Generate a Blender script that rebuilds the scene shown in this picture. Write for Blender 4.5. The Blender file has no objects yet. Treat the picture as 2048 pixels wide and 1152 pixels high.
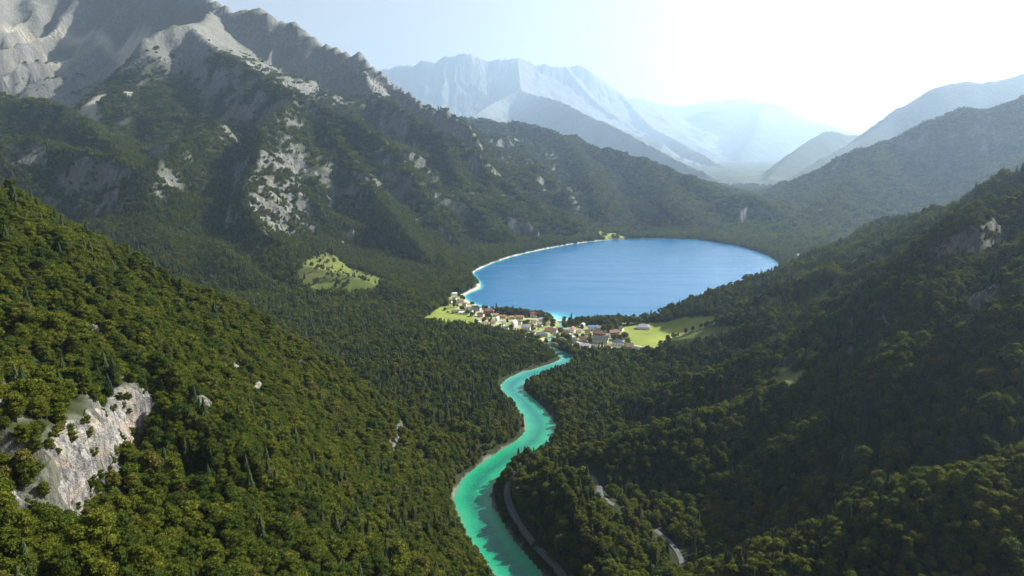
import bpy, math, random
import numpy as np
from mathutils import Vector
random.seed(7)
RNG = np.random.default_rng(11)
R = math.radians
FPX, PITCH, H = 1365.0, R(11.43), 300.0
CP, SP = math.cos(PITCH), math.sin(PITCH)
SUN_AZ, SUN_EL = R(63), R(37)          # azimuth measured clockwise from the viewing direction (+Y)
C = bpy.context.scene.collection


# ------------------------------------------------------------------ survey helpers (photo pixel + distance -> place)
def at(px, py, Y, drop=0.0):
    u, v = (px - 1024) / FPX, (576 - py) / FPX
    t = Y / (CP + v * SP)
    return (u * t, Y, H + t * (-SP + v * CP) - drop)


def flat(px, py, z=0.0):
    u, v = (px - 1024) / FPX, (576 - py) / FPX
    t = (z - H) / (-SP + v * CP)
    return (u * t, t * (CP + v * SP))


# ------------------------------------------------------------------ noise
def _h(ix, iy, seed):
    n = (ix.astype(np.int64) * 374761393 + iy.astype(np.int64) * 668265263 + seed * 1442695041) & 0x7fffffff
    n = ((n ^ (n >> 13)) * 1274126177) & 0x7fffffff
    n = ((n ^ (n >> 15)) * 83492791) & 0x7fffffff
    return (n ^ (n >> 16)) & 0xffff


def perlin(x, y, seed=0):
    x0, y0 = np.floor(x), np.floor(y)
    fx, fy = x - x0, y - y0
    ix, iy = x0.astype(np.int64), y0.astype(np.int64)
    ux, uy = fx * fx * fx * (fx * (fx * 6 - 15) + 10), fy * fy * fy * (fy * (fy * 6 - 15) + 10)

    def g(a, b, dx, dy):
        t = _h(a, b, seed) * (2 * math.pi / 65536)
        return np.cos(t) * dx + np.sin(t) * dy
    n00, n10 = g(ix, iy, fx, fy), g(ix + 1, iy, fx - 1, fy)
    n01, n11 = g(ix, iy + 1, fx, fy - 1), g(ix + 1, iy + 1, fx - 1, fy - 1)
    a, b = n00 + ux * (n10 - n00), n01 + ux * (n11 - n01)
    return (a + uy * (b - a)) * 1.5


def fbm(x, y, oct=4, seed=0, gain=.5):
    s, a, f, t = 0, 1.0, 1.0, 0
    for i in range(oct):
        s = s + a * perlin(x * f + 13.7 * i, y * f - 7.3 * i, seed + i); t += a
        a *= gain; f *= 2.03
    return s / t


def ridged(x, y, oct=3, seed=0, gain=.5):
    s, a, f, t = 0, 1.0, 1.0, 0
    for i in range(oct):
        s = s + a * (1 - np.abs(perlin(x * f + 5.1 * i, y * f + 9.2 * i, seed + i)) * 1.6); t += a
        a *= gain; f *= 2.1
    return s / t


def sstep(a, b, x):
    t = np.clip((x - a) / (b - a), 0, 1)
    return t * t * (3 - 2 * t)


def poly_sd(x, y, pts):
    """signed distance to a closed polygon, negative inside"""
    d = np.full(x.shape, 1e18); inside = np.zeros(x.shape, bool)
    n = len(pts)
    for i in range(n):
        ax, ay = pts[i]; bx, by = pts[(i + 1) % n]
        ex, ey = bx - ax, by - ay
        wx, wy = x - ax, y - ay
        t = np.clip((wx * ex + wy * ey) / (ex * ex + ey * ey + 1e-9), 0, 1)
        d = np.minimum(d, (wx - ex * t) ** 2 + (wy - ey * t) ** 2)
        c = ((ay > y) != (by > y)) & (x < ex * (y - ay) / (ey if abs(ey) > 1e-9 else 1e-9) + ax)
        inside ^= c
    d = np.sqrt(d)
    return np.where(inside, -d, d)


def smooth_line(pts, n=6):
    """Catmull-Rom through points (tuples of any length)"""
    P = [np.array(p, float) for p in pts]
    P = [2 * P[0] - P[1]] + P + [2 * P[-1] - P[-2]]
    out = []
    for i in range(1, len(P) - 2):
        for k in range(n):
            t = k / n
            a, b, c, d = P[i - 1], P[i], P[i + 1], P[i + 2]
            out.append(.5 * (2 * b + (c - a) * t + (2 * a - 5 * b + 4 * c - d) * t * t + (3 * b - a - 3 * c + d) * t ** 3))
    out.append(P[-2])
    return out


# ------------------------------------------------------------------ water outlines
LAKE_PX = [(1182, 483), (1240, 478), (1320, 477), (1400, 480), (1455, 488), (1505, 500), (1548, 518), (1572, 550),
           (1560, 572), (1530, 594), (1495, 606), (1455, 620), (1400, 629), (1345, 636), (1299, 641), (1243, 642), (1180, 643), (1137, 641),
           (1112, 640), (1095, 631), (1046, 627), (1018, 625), (990, 622), (962, 614), (940, 605), (928, 596), (932, 588), (955, 577), (960, 566),
           (945, 552), (952, 541), (985, 526), (1020, 514), (1065, 503), (1120, 492), (1150, 487)]
LAKE = [tuple(p) for p in smooth_line([flat(*p) for p in LAKE_PX + LAKE_PX[:1]], 3)][:-1]
RIVER_PX = [(1113, 636, 9), (1122, 650, 9), (1112, 664, 9), (1098, 678, 10), (1092, 690, 12), (1105, 697, 16), (1122, 706, 24), (1136, 717, 30), (1126, 727, 34),
            (1092, 740, 36), (1055, 751, 38), (1030, 764, 38), (1025, 780, 38), (1050, 805, 39), (1070, 828, 40), (1081, 853, 40), (1068, 880, 41), (1031, 907, 42),
            (993, 932, 41), (966, 954, 40), (950, 975, 40), (945, 995, 40), (950, 1017, 40), (962, 1040, 41), (985, 1084, 42), (1020, 1129, 42),
            (1038, 1152, 42), (1090, 1240, 42), (1180, 1400, 42), (1350, 1800, 42), (1500, 2600, 42)]
RIV = smooth_line([flat(a, b) + (w * .84,) for a, b, w in RIVER_PX], 5)


def polyline_d(x, y, L):
    """nearest distance to a polyline; also arc length and interpolated extras there"""
    best = np.full(x.shape, 1e18); S = np.zeros(x.shape)
    ext = [np.zeros(x.shape) for _ in range(len(L[0]) - 2)]; side = np.zeros(x.shape); nx = np.zeros(x.shape); ny = np.zeros(x.shape)
    s = 0.0
    for i in range(len(L) - 1):
        a, b = L[i], L[i + 1]
        ex, ey = b[0] - a[0], b[1] - a[1]; l2 = ex * ex + ey * ey + 1e-9; l = math.sqrt(l2)
        wx, wy = x - a[0], y - a[1]
        t = np.clip((wx * ex + wy * ey) / l2, 0, 1)
        d = (wx - ex * t) ** 2 + (wy - ey * t) ** 2
        m = d < best
        best = np.where(m, d, best); S = np.where(m, s + t * l, S)
        side = np.where(m, np.sign(ex * wy - ey * wx), side); nx = np.where(m, wx - ex * t, nx); ny = np.where(m, wy - ey * t, ny)
        for k in range(len(ext)):
            ext[k] = np.where(m, a[k + 2] + t * (b[k + 2] - a[k + 2]), ext[k])
        s += l
    polyline_d.off = (nx, ny)
    return np.sqrt(best), S, ext, side


def lake_sd(x, y):
    return poly_sd(x, y, LAKE)


def river_sd(x, y):
    d, s, (w,), _ = polyline_d(x, y, RIV)
    return d - w / 2


# ------------------------------------------------------------------ ridges: (pixel x, pixel y, distance) along each crest
# k0 slope at the crest, k1 slope low down, L where it eases, amp / lam of the ribs, drop = tree height on the crest
RIDGES = [
    # near left hill
    dict(n='near_left_hill', pts=[(-3000, 250, 60), (-1200, 300, 210), (-420, 290, 330), (-180, 300, 400), (0, 362, 480), (60, 388, 530), (150, 446, 610), (210, 482, 670), (300, 546, 770), (380, 592, 860), (450, 618, 930), (520, 640, 990), (620, 656, 1050)],
         k0=.62, k1=.62, E=150, amp=15, lam=85, drop=13, asym=0),
    dict(n='near_left_hill', pts=[(640, 650, 1100), (720, 654, 1090), (800, 654, 1060), (880, 660, 1030), (960, 664, 1010), (1030, 678, 985), (1080, 698, 960)], k0=.35, k1=.25, E=60, amp=3, lam=60, drop=15),
    # right side
    dict(n='near_right_hill', pts=[(4500, 260, 400), (3200, 240, 600), (2500, 240, 780), (2250, 262, 850), (2048, 309, 900), (1990, 338, 950), (1923, 380, 1000), (1885, 408, 1060), (1868, 425, 1120)],
         k0=1.0, k1=.42, E=80, amp=30, lam=120, drop=13, asym=0),
    dict(n='near_right_hill', pts=[(1868, 425, 1120), (1830, 422, 1300), (1760, 436, 1450), (1700, 470, 1530), (1655, 506, 1600), (1620, 545, 1660)],
         k0=.42, k1=.34, E=120, amp=20, lam=130, drop=13, asym=0),
    dict(n='near_right_hill', pts=[(2350, 250, 700), (2150, 320, 700), (2048, 358, 700), (1960, 402, 690), (1907, 443, 680), (1855, 484, 670), (1795, 556, 655), (1760, 622, 640), (1700, 674, 630), (1600, 728, 610), (1500, 782, 600), (1350, 832, 595), (1220, 870, 600), (1120, 900, 605)],
         k0=.22, k1=.80, E=38, amp=14, lam=80, drop=13, asym=.1),
    dict(n='near_right_hill', pts=[(4200, 700, 240), (2600, 800, 330), (2300, 850, 340), (2048, 935, 345), (1900, 972, 345), (1800, 1008, 345), (1700, 1050, 350), (1560, 1100, 360), (1450, 1142, 370), (1380, 1175, 375)],
         k0=.10, k1=.58, E=38, amp=4, lam=50, drop=11, asym=.05),
    dict(n='near_right_hill', pts=[(1885, 408, 1060), (1850, 462, 930), (1800, 520, 790), (1730, 578, 730), (1660, 625, 700), (1580, 668, 700)], k0=.2, k1=.8, E=30, amp=10, lam=80, drop=12, asym=.1),
    dict(n='near_right_hill', pts=[(1810, 428, 1350), (1750, 480, 1150), (1690, 538, 1040), (1630, 598, 970), (1580, 640, 940)], k0=.2, k1=.7, E=30, amp=10, lam=80, drop=12, asym=.1),
    dict(n='near_right_hill', pts=[(1660, 690, 630), (1560, 705, 680), (1440, 735, 710), (1330, 765, 730), (1230, 790, 750)], k0=.15, k1=.6, E=30, amp=8, lam=80, drop=12, asym=.1),
    dict(n='near_right_hill', pts=[(1960, 402, 690), (1930, 500, 600), (1890, 590, 550), (1830, 680, 520), (1760, 760, 500)], k0=.3, k1=.9, E=30, amp=8, lam=60, drop=12, asym=.1),
    dict(n='near_right_hill', pts=[(2150, 420, 560), (2100, 560, 480), (2060, 680, 440), (2000, 780, 420)], k0=.3, k1=.9, E=30, amp=8, lam=60, drop=12, asym=.1),
    # left mountain: summit crest
    dict(n='rocky_mountain', pts=[(-900, -300, 3900), (-400, -330, 4200), (-100, -220, 4400), (100, -120, 4500), (250, -60, 4400), (340, -30, 4200), (420, -4, 4000), (445, 4, 3960), (470, 20, 3920), (500, 10, 3900), (522, 12, 3880), (555, 37, 3850), (575, 36, 3840), (620, 64, 3780), (645, 82, 3750), (680, 95, 3700), (700, 104, 3670), (723, 107, 3650), (739, 131, 3610), (770, 147, 3560), (780, 166, 3530), (817, 183, 3470), (848, 206, 3400), (887, 216, 3330), (919, 232, 3280), (945, 262, 3200)],
         k0=1.3, k1=.42, E=170, amp=85, lam=250, drop=0, jag=7),
    # knob in front of the cirque
    dict(n='rocky_mountain', pts=[(420, 20, 3900), (400, 44, 3600), (375, 45, 3420), (330, 52, 3350), (290, 78, 3250)], k0=.9, k1=.5, E=120, amp=22, lam=120, drop=0, jag=2),
    dict(n='rocky_mountain', pts=[(375, 45, 3420), (410, 70, 3250), (440, 95, 3100), (473, 113, 2950), (523, 147, 2800), (566, 166, 2680), (586, 175, 2600), (640, 206, 2540), (703, 233, 2470), (754, 261, 2400), (800, 308, 2340), (829, 352, 2280), (850, 385, 2230)],
         k0=.8, k1=.42, E=160, amp=58, lam=190, drop=6, jag=3),
    # nose of that ridge, coming down towards us
    dict(n='rocky_mountain', pts=[(586, 175, 2600), (574, 209, 2420), (530, 244, 2230), (520, 292, 2060), (500, 340, 1920), (490, 390, 1800), (520, 450, 1680), (590, 500, 1570)],
         k0=.9, k1=.45, E=110, amp=42, lam=150, drop=8),
    dict(n='rocky_mountain', pts=[(640, 206, 2540), (690, 290, 2330), (730, 350, 2180), (780, 420, 2000), (830, 480, 1840), (880, 540, 1690)],
         k0=.6, k1=.40, E=120, amp=44, lam=150, drop=6),
    dict(n='rocky_mountain', pts=[(420, 96, 3100), (440, 180, 2850), (400, 240, 2650)], k0=.8, k1=.5, E=100, amp=26, lam=110, drop=4),
    dict(n='rocky_mountain', pts=[(560, 470, 1640), (600, 516, 1520), (680, 536, 1450), (760, 560, 1380), (830, 590, 1300), (870, 612, 1240)], k0=.3, k1=.35, E=60, amp=8, lam=90, drop=12, asym=0),
    dict(n='rocky_mountain', pts=[(880, 500, 1780), (900, 540, 1620), (918, 572, 1480)], k0=.5, k1=.5, E=60, amp=8, lam=90, drop=12, asym=0),
    dict(n='rocky_mountain', pts=[(420, 470, 1640), (480, 520, 1500), (540, 560, 1400), (600, 590, 1330), (700, 612, 1260)], k0=.4, k1=.35, E=60, amp=10, lam=100, drop=12, asym=0),
    # second spur by the lake
    dict(n='rocky_mountain', pts=[(723, 135, 3560), (760, 190, 3250), (800, 212, 3050), (844, 239, 2900), (887, 263, 2800), (950, 294, 2720), (973, 333, 2660), (1036, 372, 2600), (1090, 407, 2540), (1150, 434, 2480), (1184, 458, 2430)],
         k0=.85, k1=.40, E=120, amp=52, lam=170, drop=7, jag=2),
    dict(n='rocky_mountain', pts=[(887, 263, 2800), (910, 330, 2560), (940, 390, 2360), (980, 440, 2200)], k0=.65, k1=.40, E=100, amp=38, lam=140, drop=6),
    # shadowed shelf low on the left
    dict(n='rocky_mountain', pts=[(-500, 240, 1900), (-200, 265, 1950), (0, 278, 1980), (60, 274, 2000), (120, 288, 1990), (180, 302, 1970), (260, 322, 1930), (290, 338, 1900), (340, 308, 2010), (380, 292, 2100), (430, 268, 2230), (445, 240, 2400)],
         k0=1.5, k1=.42, E=70, amp=40, lam=150, drop=8, back=.12),
    dict(n='rocky_mountain', pts=[(0, 180, 2700), (80, 195, 2600), (150, 230, 2450), (200, 262, 2250), (290, 338, 1900)], k0=.5, k1=.42, E=100, amp=20, lam=110, drop=6),
    # wooded ridge beyond the lake
    dict(n='wooded_ridge', pts=[(860, 226, 5500), (919, 233, 5300), (960, 234, 5200), (1010, 243, 5050), (1050, 243, 4900), (1100, 258, 4700), (1150, 273, 4450), (1200, 293, 4150), (1240, 303, 3950), (1300, 323, 3600), (1350, 343, 3350), (1400, 358, 3120), (1450, 378, 3050), (1490, 392, 3000)],
         k0=.5, k1=.33, E=150, amp=44, lam=220, drop=6, jag=3),
    dict(n='wooded_ridge', pts=[(1130, 268, 4550), (1150, 300, 3950), (1170, 330, 3500), (1185, 365, 3100), (1195, 400, 2800)], k0=.5, k1=.36, E=120, amp=34, lam=170, drop=6),
    dict(n='wooded_ridge', pts=[(1010, 243, 5050), (1010, 285, 4400), (1050, 335, 3800), (1100, 385, 3200)], k0=.5, k1=.4, E=120, amp=34, lam=170, drop=6),
    dict(n='wooded_ridge', pts=[(1300, 323, 3600), (1330, 370, 3000), (1340, 410, 2650)], k0=.42, k1=.34, E=120, amp=18, lam=160, drop=6),
    dict(n='wooded_ridge', pts=[(1440, 400, 2850), (1475, 385, 2850), (1510, 391, 2830), (1545, 412, 2750)], k0=.5, k1=.32, E=80, amp=8, lam=100, drop=6),
    # right wooded mountain
    dict(n='right_mountain', pts=[(3200, -60, 2900), (2500, 70, 3100), (2200, 140, 3200), (2048, 190, 3250), (1990, 203, 3300), (1920, 218, 3350), (1850, 243, 3400), (1780, 278, 3450), (1700, 303, 3500), (1640, 338, 3550), (1590, 362, 3600), (1530, 388, 3700)],
         k0=.55, k1=.36, E=250, amp=62, lam=260, drop=6, jag=3),
    dict(n='right_mountain', pts=[(1780, 278, 3450), (1730, 330, 3150), (1680, 375, 2900), (1620, 420, 2650), (1560, 452, 2480)], k0=.45, k1=.36, E=120, amp=22, lam=160, drop=6),
    dict(n='right_mountain', pts=[(1640, 338, 3550), (1590, 385, 3150), (1545, 420, 2850), (1500, 448, 2600)], k0=.4, k1=.32, E=120, amp=18, lam=160, drop=6),
    dict(n='right_mountain', pts=[(2200, 140, 3200), (2100, 290, 2700), (2000, 370, 2400), (1880, 430, 2150), (1740, 484, 2000), (1640, 512, 1950)], k0=.5, k1=.38, E=150, amp=26, lam=180, drop=6),
    # far right ridges
    dict(n='far_ridge', pts=[(2900, 20, 7000), (2300, 90, 7200), (2120, 125, 7300), (2048, 145, 7400), (1990, 161, 7400), (1960, 161, 7450), (1910, 163, 7500), (1870, 171, 7500), (1830, 197, 7500), (1780, 227, 7450), (1765, 250, 7300), (1700, 288, 6900), (1640, 320, 6400), (1560, 368, 5700), (1520, 386, 5300)],
         k0=.62, k1=.45, E=500, amp=90, lam=700, drop=0, jag=5),
    dict(n='far_ridge', pts=[(1760, 262, 9800), (1700, 270, 9700), (1675, 263, 9500), (1650, 263, 9200), (1600, 293, 8200), (1560, 330, 7000), (1515, 378, 5700)],
         k0=.6, k1=.5, E=500, amp=80, lam=700, drop=0, jag=5),
    # hazy grey massif
    dict(n='far_massif', pts=[(500, 220, 20010), (620, 190, 20184), (700, 150, 20532), (770, 137, 20880), (800, 131, 20880), (830, 128, 20880), (848, 121, 20880), (865, 124, 20880), (885, 113, 20880), (905, 111, 20880), (930, 107, 20880), (950, 112, 20967), (965, 119, 21054), (982, 123, 21054), (1005, 117, 21054), (1030, 115, 21054), (1050, 119, 21141), (1075, 130, 21228), (1090, 128, 21228), (1105, 132, 21228), (1130, 132, 21315), (1145, 128, 21402), (1165, 130, 21402), (1180, 138, 21402), (1210, 161, 21576), (1240, 186, 21750), (1290, 230, 21924), (1350, 275, 22098), (1420, 320, 22272), (1500, 370, 22620)],
         k0=.95, k1=.5, E=600, amp=300, lam=600, drop=0, jag=34),
    dict(n='far_massif', pts=[(1035, 118, 20880), (1040, 160, 19140), (1042, 178, 17748), (1060, 188, 16704), (1120, 203, 12567), (1180, 233, 11190), (1250, 264, 9680), (1320, 302, 8082), (1400, 342, 6622), (1460, 370, 5779), (1498, 381, 5300)],
         k0=.6, k1=.45, E=400, amp=100, lam=450, drop=0, jag=8),
    dict(n='far_massif', pts=[(1042, 178, 17748), (990, 205, 16704), (940, 235, 12567)], k0=.6, k1=.45, E=300, amp=80, lam=400, drop=0, jag=8),
    dict(n='far_massif', pts=[(1130, 132, 21315), (1190, 200, 19836), (1260, 250, 18966), (1330, 300, 18270)], k0=.7, k1=.5, E=300, amp=100, lam=450, drop=0, jag=8),
    dict(n='far_massif', pts=[(1240, 186, 21750), (1300, 250, 18792), (1370, 290, 13529), (1440, 330, 10100), (1490, 366, 7154)], k0=.6, k1=.4, E=300, amp=60, lam=400, drop=0, jag=6),
    dict(n='far_massif', pts=[(1330, 322, 9500), (1400, 346, 8200), (1450, 363, 7100), (1492, 377, 6200)], k0=.4, k1=.35, E=200, amp=30, lam=300, drop=0, jag=3),
    dict(n='far_ridge', pts=[(1640, 318, 9200), (1590, 343, 8000), (1552, 361, 7000), (1522, 377, 6200)], k0=.4, k1=.35, E=200, amp=30, lam=300, drop=0, jag=3),
    dict(n='wooded_ridge', pts=[(1465, 388, 5600), (1500, 384, 5300), (1540, 386, 5200)], k0=.2, k1=.2, E=100, amp=8, lam=150, drop=0, jag=3),
    # range behind
    dict(n='distant_range', pts=[(1530, 205, 22275), (1510, 260, 18225), (1480, 310, 14850), (1500, 350, 11475)], k0=.5, k1=.4, E=500, amp=80, lam=600, drop=0, jag=6),
    dict(n='distant_range', pts=[(1180, 190, 27675), (1255, 196, 27000), (1280, 195, 27000), (1300, 203, 27000), (1322, 206, 27000), (1345, 211, 27000), (1370, 211, 27000), (1400, 205, 27000), (1440, 201, 27000), (1475, 196, 27000), (1495, 198, 27000), (1520, 206, 27000), (1560, 230, 27000)],
         k0=.6, k1=.35, E=900, amp=200, lam=1000, drop=0, jag=22),
    dict(n='distant_range', pts=[(1330, 262, 22275), (1380, 232, 22275), (1420, 219, 22275), (1470, 215, 22275), (1500, 210, 22275), (1530, 205, 22275), (1560, 211, 22275), (1590, 228, 22410), (1620, 250, 22545), (1650, 272, 22680), (1600, 310, 21600), (1560, 340, 20925)],
         k0=.6, k1=.45, E=800, amp=120, lam=900, drop=0, jag=10),
    dict(n='distant_peaks', pts=[(1500, 225, 35500), (1580, 220, 35500), (1615, 223, 35500), (1640, 222, 35500), (1665, 228, 35500), (1720, 245, 35000), (1780, 262, 35000)], k0=.6, k1=.4, E=1000, amp=150, lam=1400, drop=0, jag=15),
    dict(n='distant_peaks', pts=[(1600, 235, 39500), (1640, 222, 39500), (1665, 212, 39500), (1687, 202, 39500), (1712, 214, 39500), (1740, 222, 39500), (1775, 215, 39500), (1795, 222, 39500), (1900, 240, 39500)], k0=.6, k1=.4, E=1000, amp=150, lam=1500, drop=0, jag=15),
]
REGIONS = ['valley_floor', 'near_left_hill', 'near_right_hill', 'rocky_mountain', 'wooded_ridge', 'right_mountain', 'far_ridge', 'far_massif', 'distant_range', 'distant_peaks']

for ri, r in enumerate(RIDGES):
    L = smooth_line([at(*p, r['drop']) for p in r['pts']], 6 if r.get('jag', 0) > 5 else 3)
    if r.get('jag'):
        dist = np.array([0] + list(np.cumsum([np.hypot(*(np.array(L[i + 1][:2]) - np.array(L[i][:2]))) for i in range(len(L) - 1)])))
        for i, p in enumerate(L):
            p[2] += r['jag'] * 2.4 * (float(ridged(np.array([dist[i] / (r['lam'] * .8)]), np.array([ri * 7.7]), 4, 50 + ri)[0]) - .62)
    r['L'] = L


def height(x, y):
    """terrain height and region id; x, y arrays"""
    wx = x + 14 * fbm(x / 120, y / 120, 3, 91); wy = y + 14 * fbm(x / 120 + 40, y / 120, 3, 92)
    best = np.full(x.shape, -1e9); reg = np.zeros(x.shape, np.int8)
    for ri, r in enumerate(RIDGES):
        A = np.array(r['L'])
        zmax = A[:, 2].max(); reach = (zmax + 60) / r['k1'] + 400
        m = (x > A[:, 0].min() - reach) & (x < A[:, 0].max() + reach) & (y > A[:, 1].min() - reach) & (y < A[:, 1].max() + reach)
        if not m.any():
            continue
        X, Y = x[m], y[m]
        d, s, (z,), side = polyline_d(X, Y, r['L'])
        lam, amp = r['lam'], r['amp']
        kn = 1 + .2 * fbm(X / (lam * 2.2), Y / (lam * 2.2), 2, 300 + ri)
        ox, oy = polyline_d.off
        away = -(ox * math.sin(SUN_AZ) + oy * math.cos(SUN_AZ)) / (d + 25.0)
        kn = kn * (1 + r.get('asym', .6) * np.where(away > 0, away, away * .35))
        k0, k1 = r['k0'] * kn, r['k1'] * kn
        if 'back' in r:
            kb = r['back']; k0 = np.where(side > 0, kb, k0); k1 = np.where(side > 0, kb, k1)
        prof = k1 * d + (k0 - k1) * r['E'] * (1 - np.exp(-d / r['E']))
        warp = .45 * fbm(X / (lam * 1.3), Y / (lam * 1.3), 2, 400 + ri)
        rib = ridged(s / lam + warp, d / (lam * 3.2), 3, 200 + ri, .5) if amp > 18 else ridged(X / lam + warp, Y / lam, 3, 200 + ri, .5)
        fade = sstep(0, lam * 1.1, d)
        h = z - prof - amp * (1 - rib) * 1.6 * fade - .25 * amp * fade
        mm = h > best[m]
        b = best[m]; b[mm] = h[mm]; best[m] = b
        g = reg[m]; g[mm] = REGIONS.index(r['n']); reg[m] = g
    ld, rd = lake_sd(x, y), river_sd(x, y)
    dw = np.minimum(ld, rd)
    fl = 3.0 + .010 * np.clip(dw, 0, 400) + .006 * np.clip(y - 2400, 0, 9000) + 3 * fbm(x / 90, y / 90, 3, 5) * sstep(20, 120, dw)
    k = 10.0
    reg = np.where(fl > best + 2, 0, reg)
    hh = np.maximum(best, fl) + np.maximum(k - np.abs(best - fl), 0) ** 2 / (4 * k)
    # medium relief on the slopes
    rm = (reg == 3) | (reg == 4) | (reg == 5)
    wq = .5 * fbm(x / 260, y / 260, 2, 37)
    hh = hh + np.where(rm, 1, 0) * np.clip((hh - 25) / 120, 0, 1) * (1 - np.clip((hh - 560) / 200, 0, .7)) * 34 * (ridged(x / 215 + wq, y / 215 + wq, 3, 38, .45) - .68)
    rn = reg == 2
    hh = hh + np.where(rn, 1, 0) * np.clip((hh - 25) / 90, 0, 1) * 22 * (ridged(x / 120 + wq, y / 120 - wq, 3, 39, .45) - .68)
    hgt = np.clip((hh - 15) / 60, 0, 1)
    sc = 1 + np.clip((y - 1500) / 3000, 0, 4)
    hh = hh + hgt * sc * (5.5 * fbm(x / 55 / sc, y / 55 / sc, 4, 21) + 5 * fbm(x / 210, y / 210, 3, 31))
    # water beds and banks
    bank = 1.0 + np.clip(dw, 0, 8) * .55 + np.clip(dw - 6, 0, 1e5) * .95
    bank = np.where((ld < 60) & (y < 1500) & (x < 200), .3 + np.clip(dw, 0, 1e5) * .12 + np.clip(dw - 25, 0, 1e5), bank)
    hh = np.where(dw > 0, np.minimum(hh, bank), hh)
    hh = np.where(dw <= 0, np.maximum(-.1 + dw * .10, -8), hh)
    return hh, reg, dw, ld, rd


# ------------------------------------------------------------------ the ground sheet
def axis(lo, hi, c0, c1, step, g, cap=1e9, capto=0):
    mid = list(np.arange(c0, c1 + .01, step)); up, dn = [], []
    v, s = mid[-1], step
    while v < hi:
        s *= g
        if v < capto: s = min(s, cap)
        v += s; up.append(v)
    v, s = mid[0], step
    while v > lo:
        s *= g; v -= s; dn.append(v)
    return np.array(dn[::-1] + mid + up)


GX = axis(-20000, 32000, -420, 700, 3.0, 1.014)
GY = axis(-700, 42000, -60, 1300, 3.0, 1.0105, 62, 22500)
NX, NY = len(GX), len(GY)
XX, YY = np.meshgrid(GX, GY)
WEDGE = (np.abs(XX) < 1.1 * np.clip(YY, 0, 1e9) + 1000)
HH, REG, DW, LD, RD = [np.zeros(XX.shape, np.int8 if i == 1 else float) for i in range(5)]
for F_, v_ in zip((HH, REG, DW, LD, RD), height(XX[WEDGE], YY[WEDGE])):
    F_[WEDGE] = v_


def bil(F, x, y):
    x = np.asarray(x, float); y = np.asarray(y, float)
    i = np.clip(np.searchsorted(GX, x) - 1, 0, NX - 2); j = np.clip(np.searchsorted(GY, y) - 1, 0, NY - 2)
    u = np.clip((x - GX[i]) / (GX[i + 1] - GX[i]), 0, 1); v = np.clip((y - GY[j]) / (GY[j + 1] - GY[j]), 0, 1)
    return (F[j, i] * (1 - u) + F[j, i + 1] * u) * (1 - v) + (F[j + 1, i] * (1 - u) + F[j + 1, i + 1] * u) * v


def hz(x, y):
    return bil(HH, x, y)


def spot(px, py, tmin=120, tmax=36000):
    """where the sight line through a photo pixel meets the ground"""
    u, v = (px - 1024) / FPX, (576 - py) / FPX
    t = tmin * (tmax / tmin) ** np.linspace(0, 1, 5000)
    X, Y, Z = u * t, t * (CP + v * SP), H + t * (-SP + v * CP)
    k = np.nonzero(Z < hz(X, Y))[0]
    k = k[0] if len(k) else len(t) - 1
    t = np.linspace(t[max(k - 1, 0)], t[k], 40)
    X, Y, Z = u * t, t * (CP + v * SP), H + t * (-SP + v * CP)
    k = np.nonzero(Z < hz(X, Y))[0]; k = k[0] if len(k) else -1
    return float(X[k]), float(Y[k]), float(hz(X[k], Y[k]))


# near cliffs: a steep step in the hillside, (line through the middle of the face, height of the step)
CLIFFS = [([(292, 822), (262, 834), (238, 860), (208, 890), (178, 920), (152, 955), (118, 1000)], 23.0), ([(26, 885), (0, 880), (-40, 885)], 7.0), ([(100, 820), (70, 828), (38, 832)], 6.0),
          ([(418, 812), (404, 824)], 6.5), ([(526, 776), (510, 792)], 6.0), ([(612, 730), (596, 742)], 5.5), ([(804, 850), (794, 880), (786, 910)], 9.0), ([(68, 1015), (40, 1030)], 6.0), ([(478, 742), (462, 748)], 6.0), ([(200, 668), (170, 676)], 6.0), ([(560, 720), (580, 728)], 5.0), ([(2000, 478), (1960, 488), (1920, 502), (1884, 520)], 24.0), ([(1990, 598), (1962, 606), (1935, 622)], 15.0), ([(2040, 560), (2015, 575)], 12.0)]
CL_W = []
for px_, A_ in CLIFFS:
    L_ = [spot(*p)[:2] for p in px_]; mx_, my_ = np.mean(L_, 0)
    e_ = 12.0; g_ = np.array([hz(mx_ + e_, my_) - hz(mx_ - e_, my_), hz(mx_, my_ + e_) - hz(mx_, my_ - e_)], float); g_ /= np.linalg.norm(g_)
    L_ = smooth_line(L_, 5) if len(L_) > 2 else [np.array(p) for p in L_]
    CL_W.append((L_, A_, g_))
for L_, A_, g_ in CL_W:
    P_ = np.array(L_); m_ = (XX > P_[:, 0].min() - 130) & (XX < P_[:, 0].max() + 130) & (YY > P_[:, 1].min() - 130) & (YY < P_[:, 1].max() + 130)
    x_, y_ = XX[m_], YY[m_]
    d_, s_, _e, sd_ = polyline_d(x_, y_, [tuple(p) for p in L_])
    T_ = P_[-1] - P_[0]; up_ = np.sign(T_[0] * g_[1] - T_[1] * g_[0]); tot_ = sum(np.hypot(*(P_[i + 1] - P_[i])) for i in range(len(P_) - 1))
    u_ = d_ * sd_ * up_ + 3 * fbm(x_ / 14, y_ / 14, 2, 515)
    endd_ = np.where((s_ < .5) | (s_ > tot_ - .5), d_, 0)
    tap_ = (1 - sstep(-2, A_ * .5, endd_)) 
    HH[m_] += tap_ * A_ * (sstep(-2.5, 2.5, u_) * (1 - sstep(2, A_ * 3.2, u_)) * .62 - .38 * (1 - sstep(-2.5, 2.5, u_)) * (1 - sstep(2, A_ * 2.4, -u_)))


def patch(pts):
    return [spot(*p)[:2] for p in pts]


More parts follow.
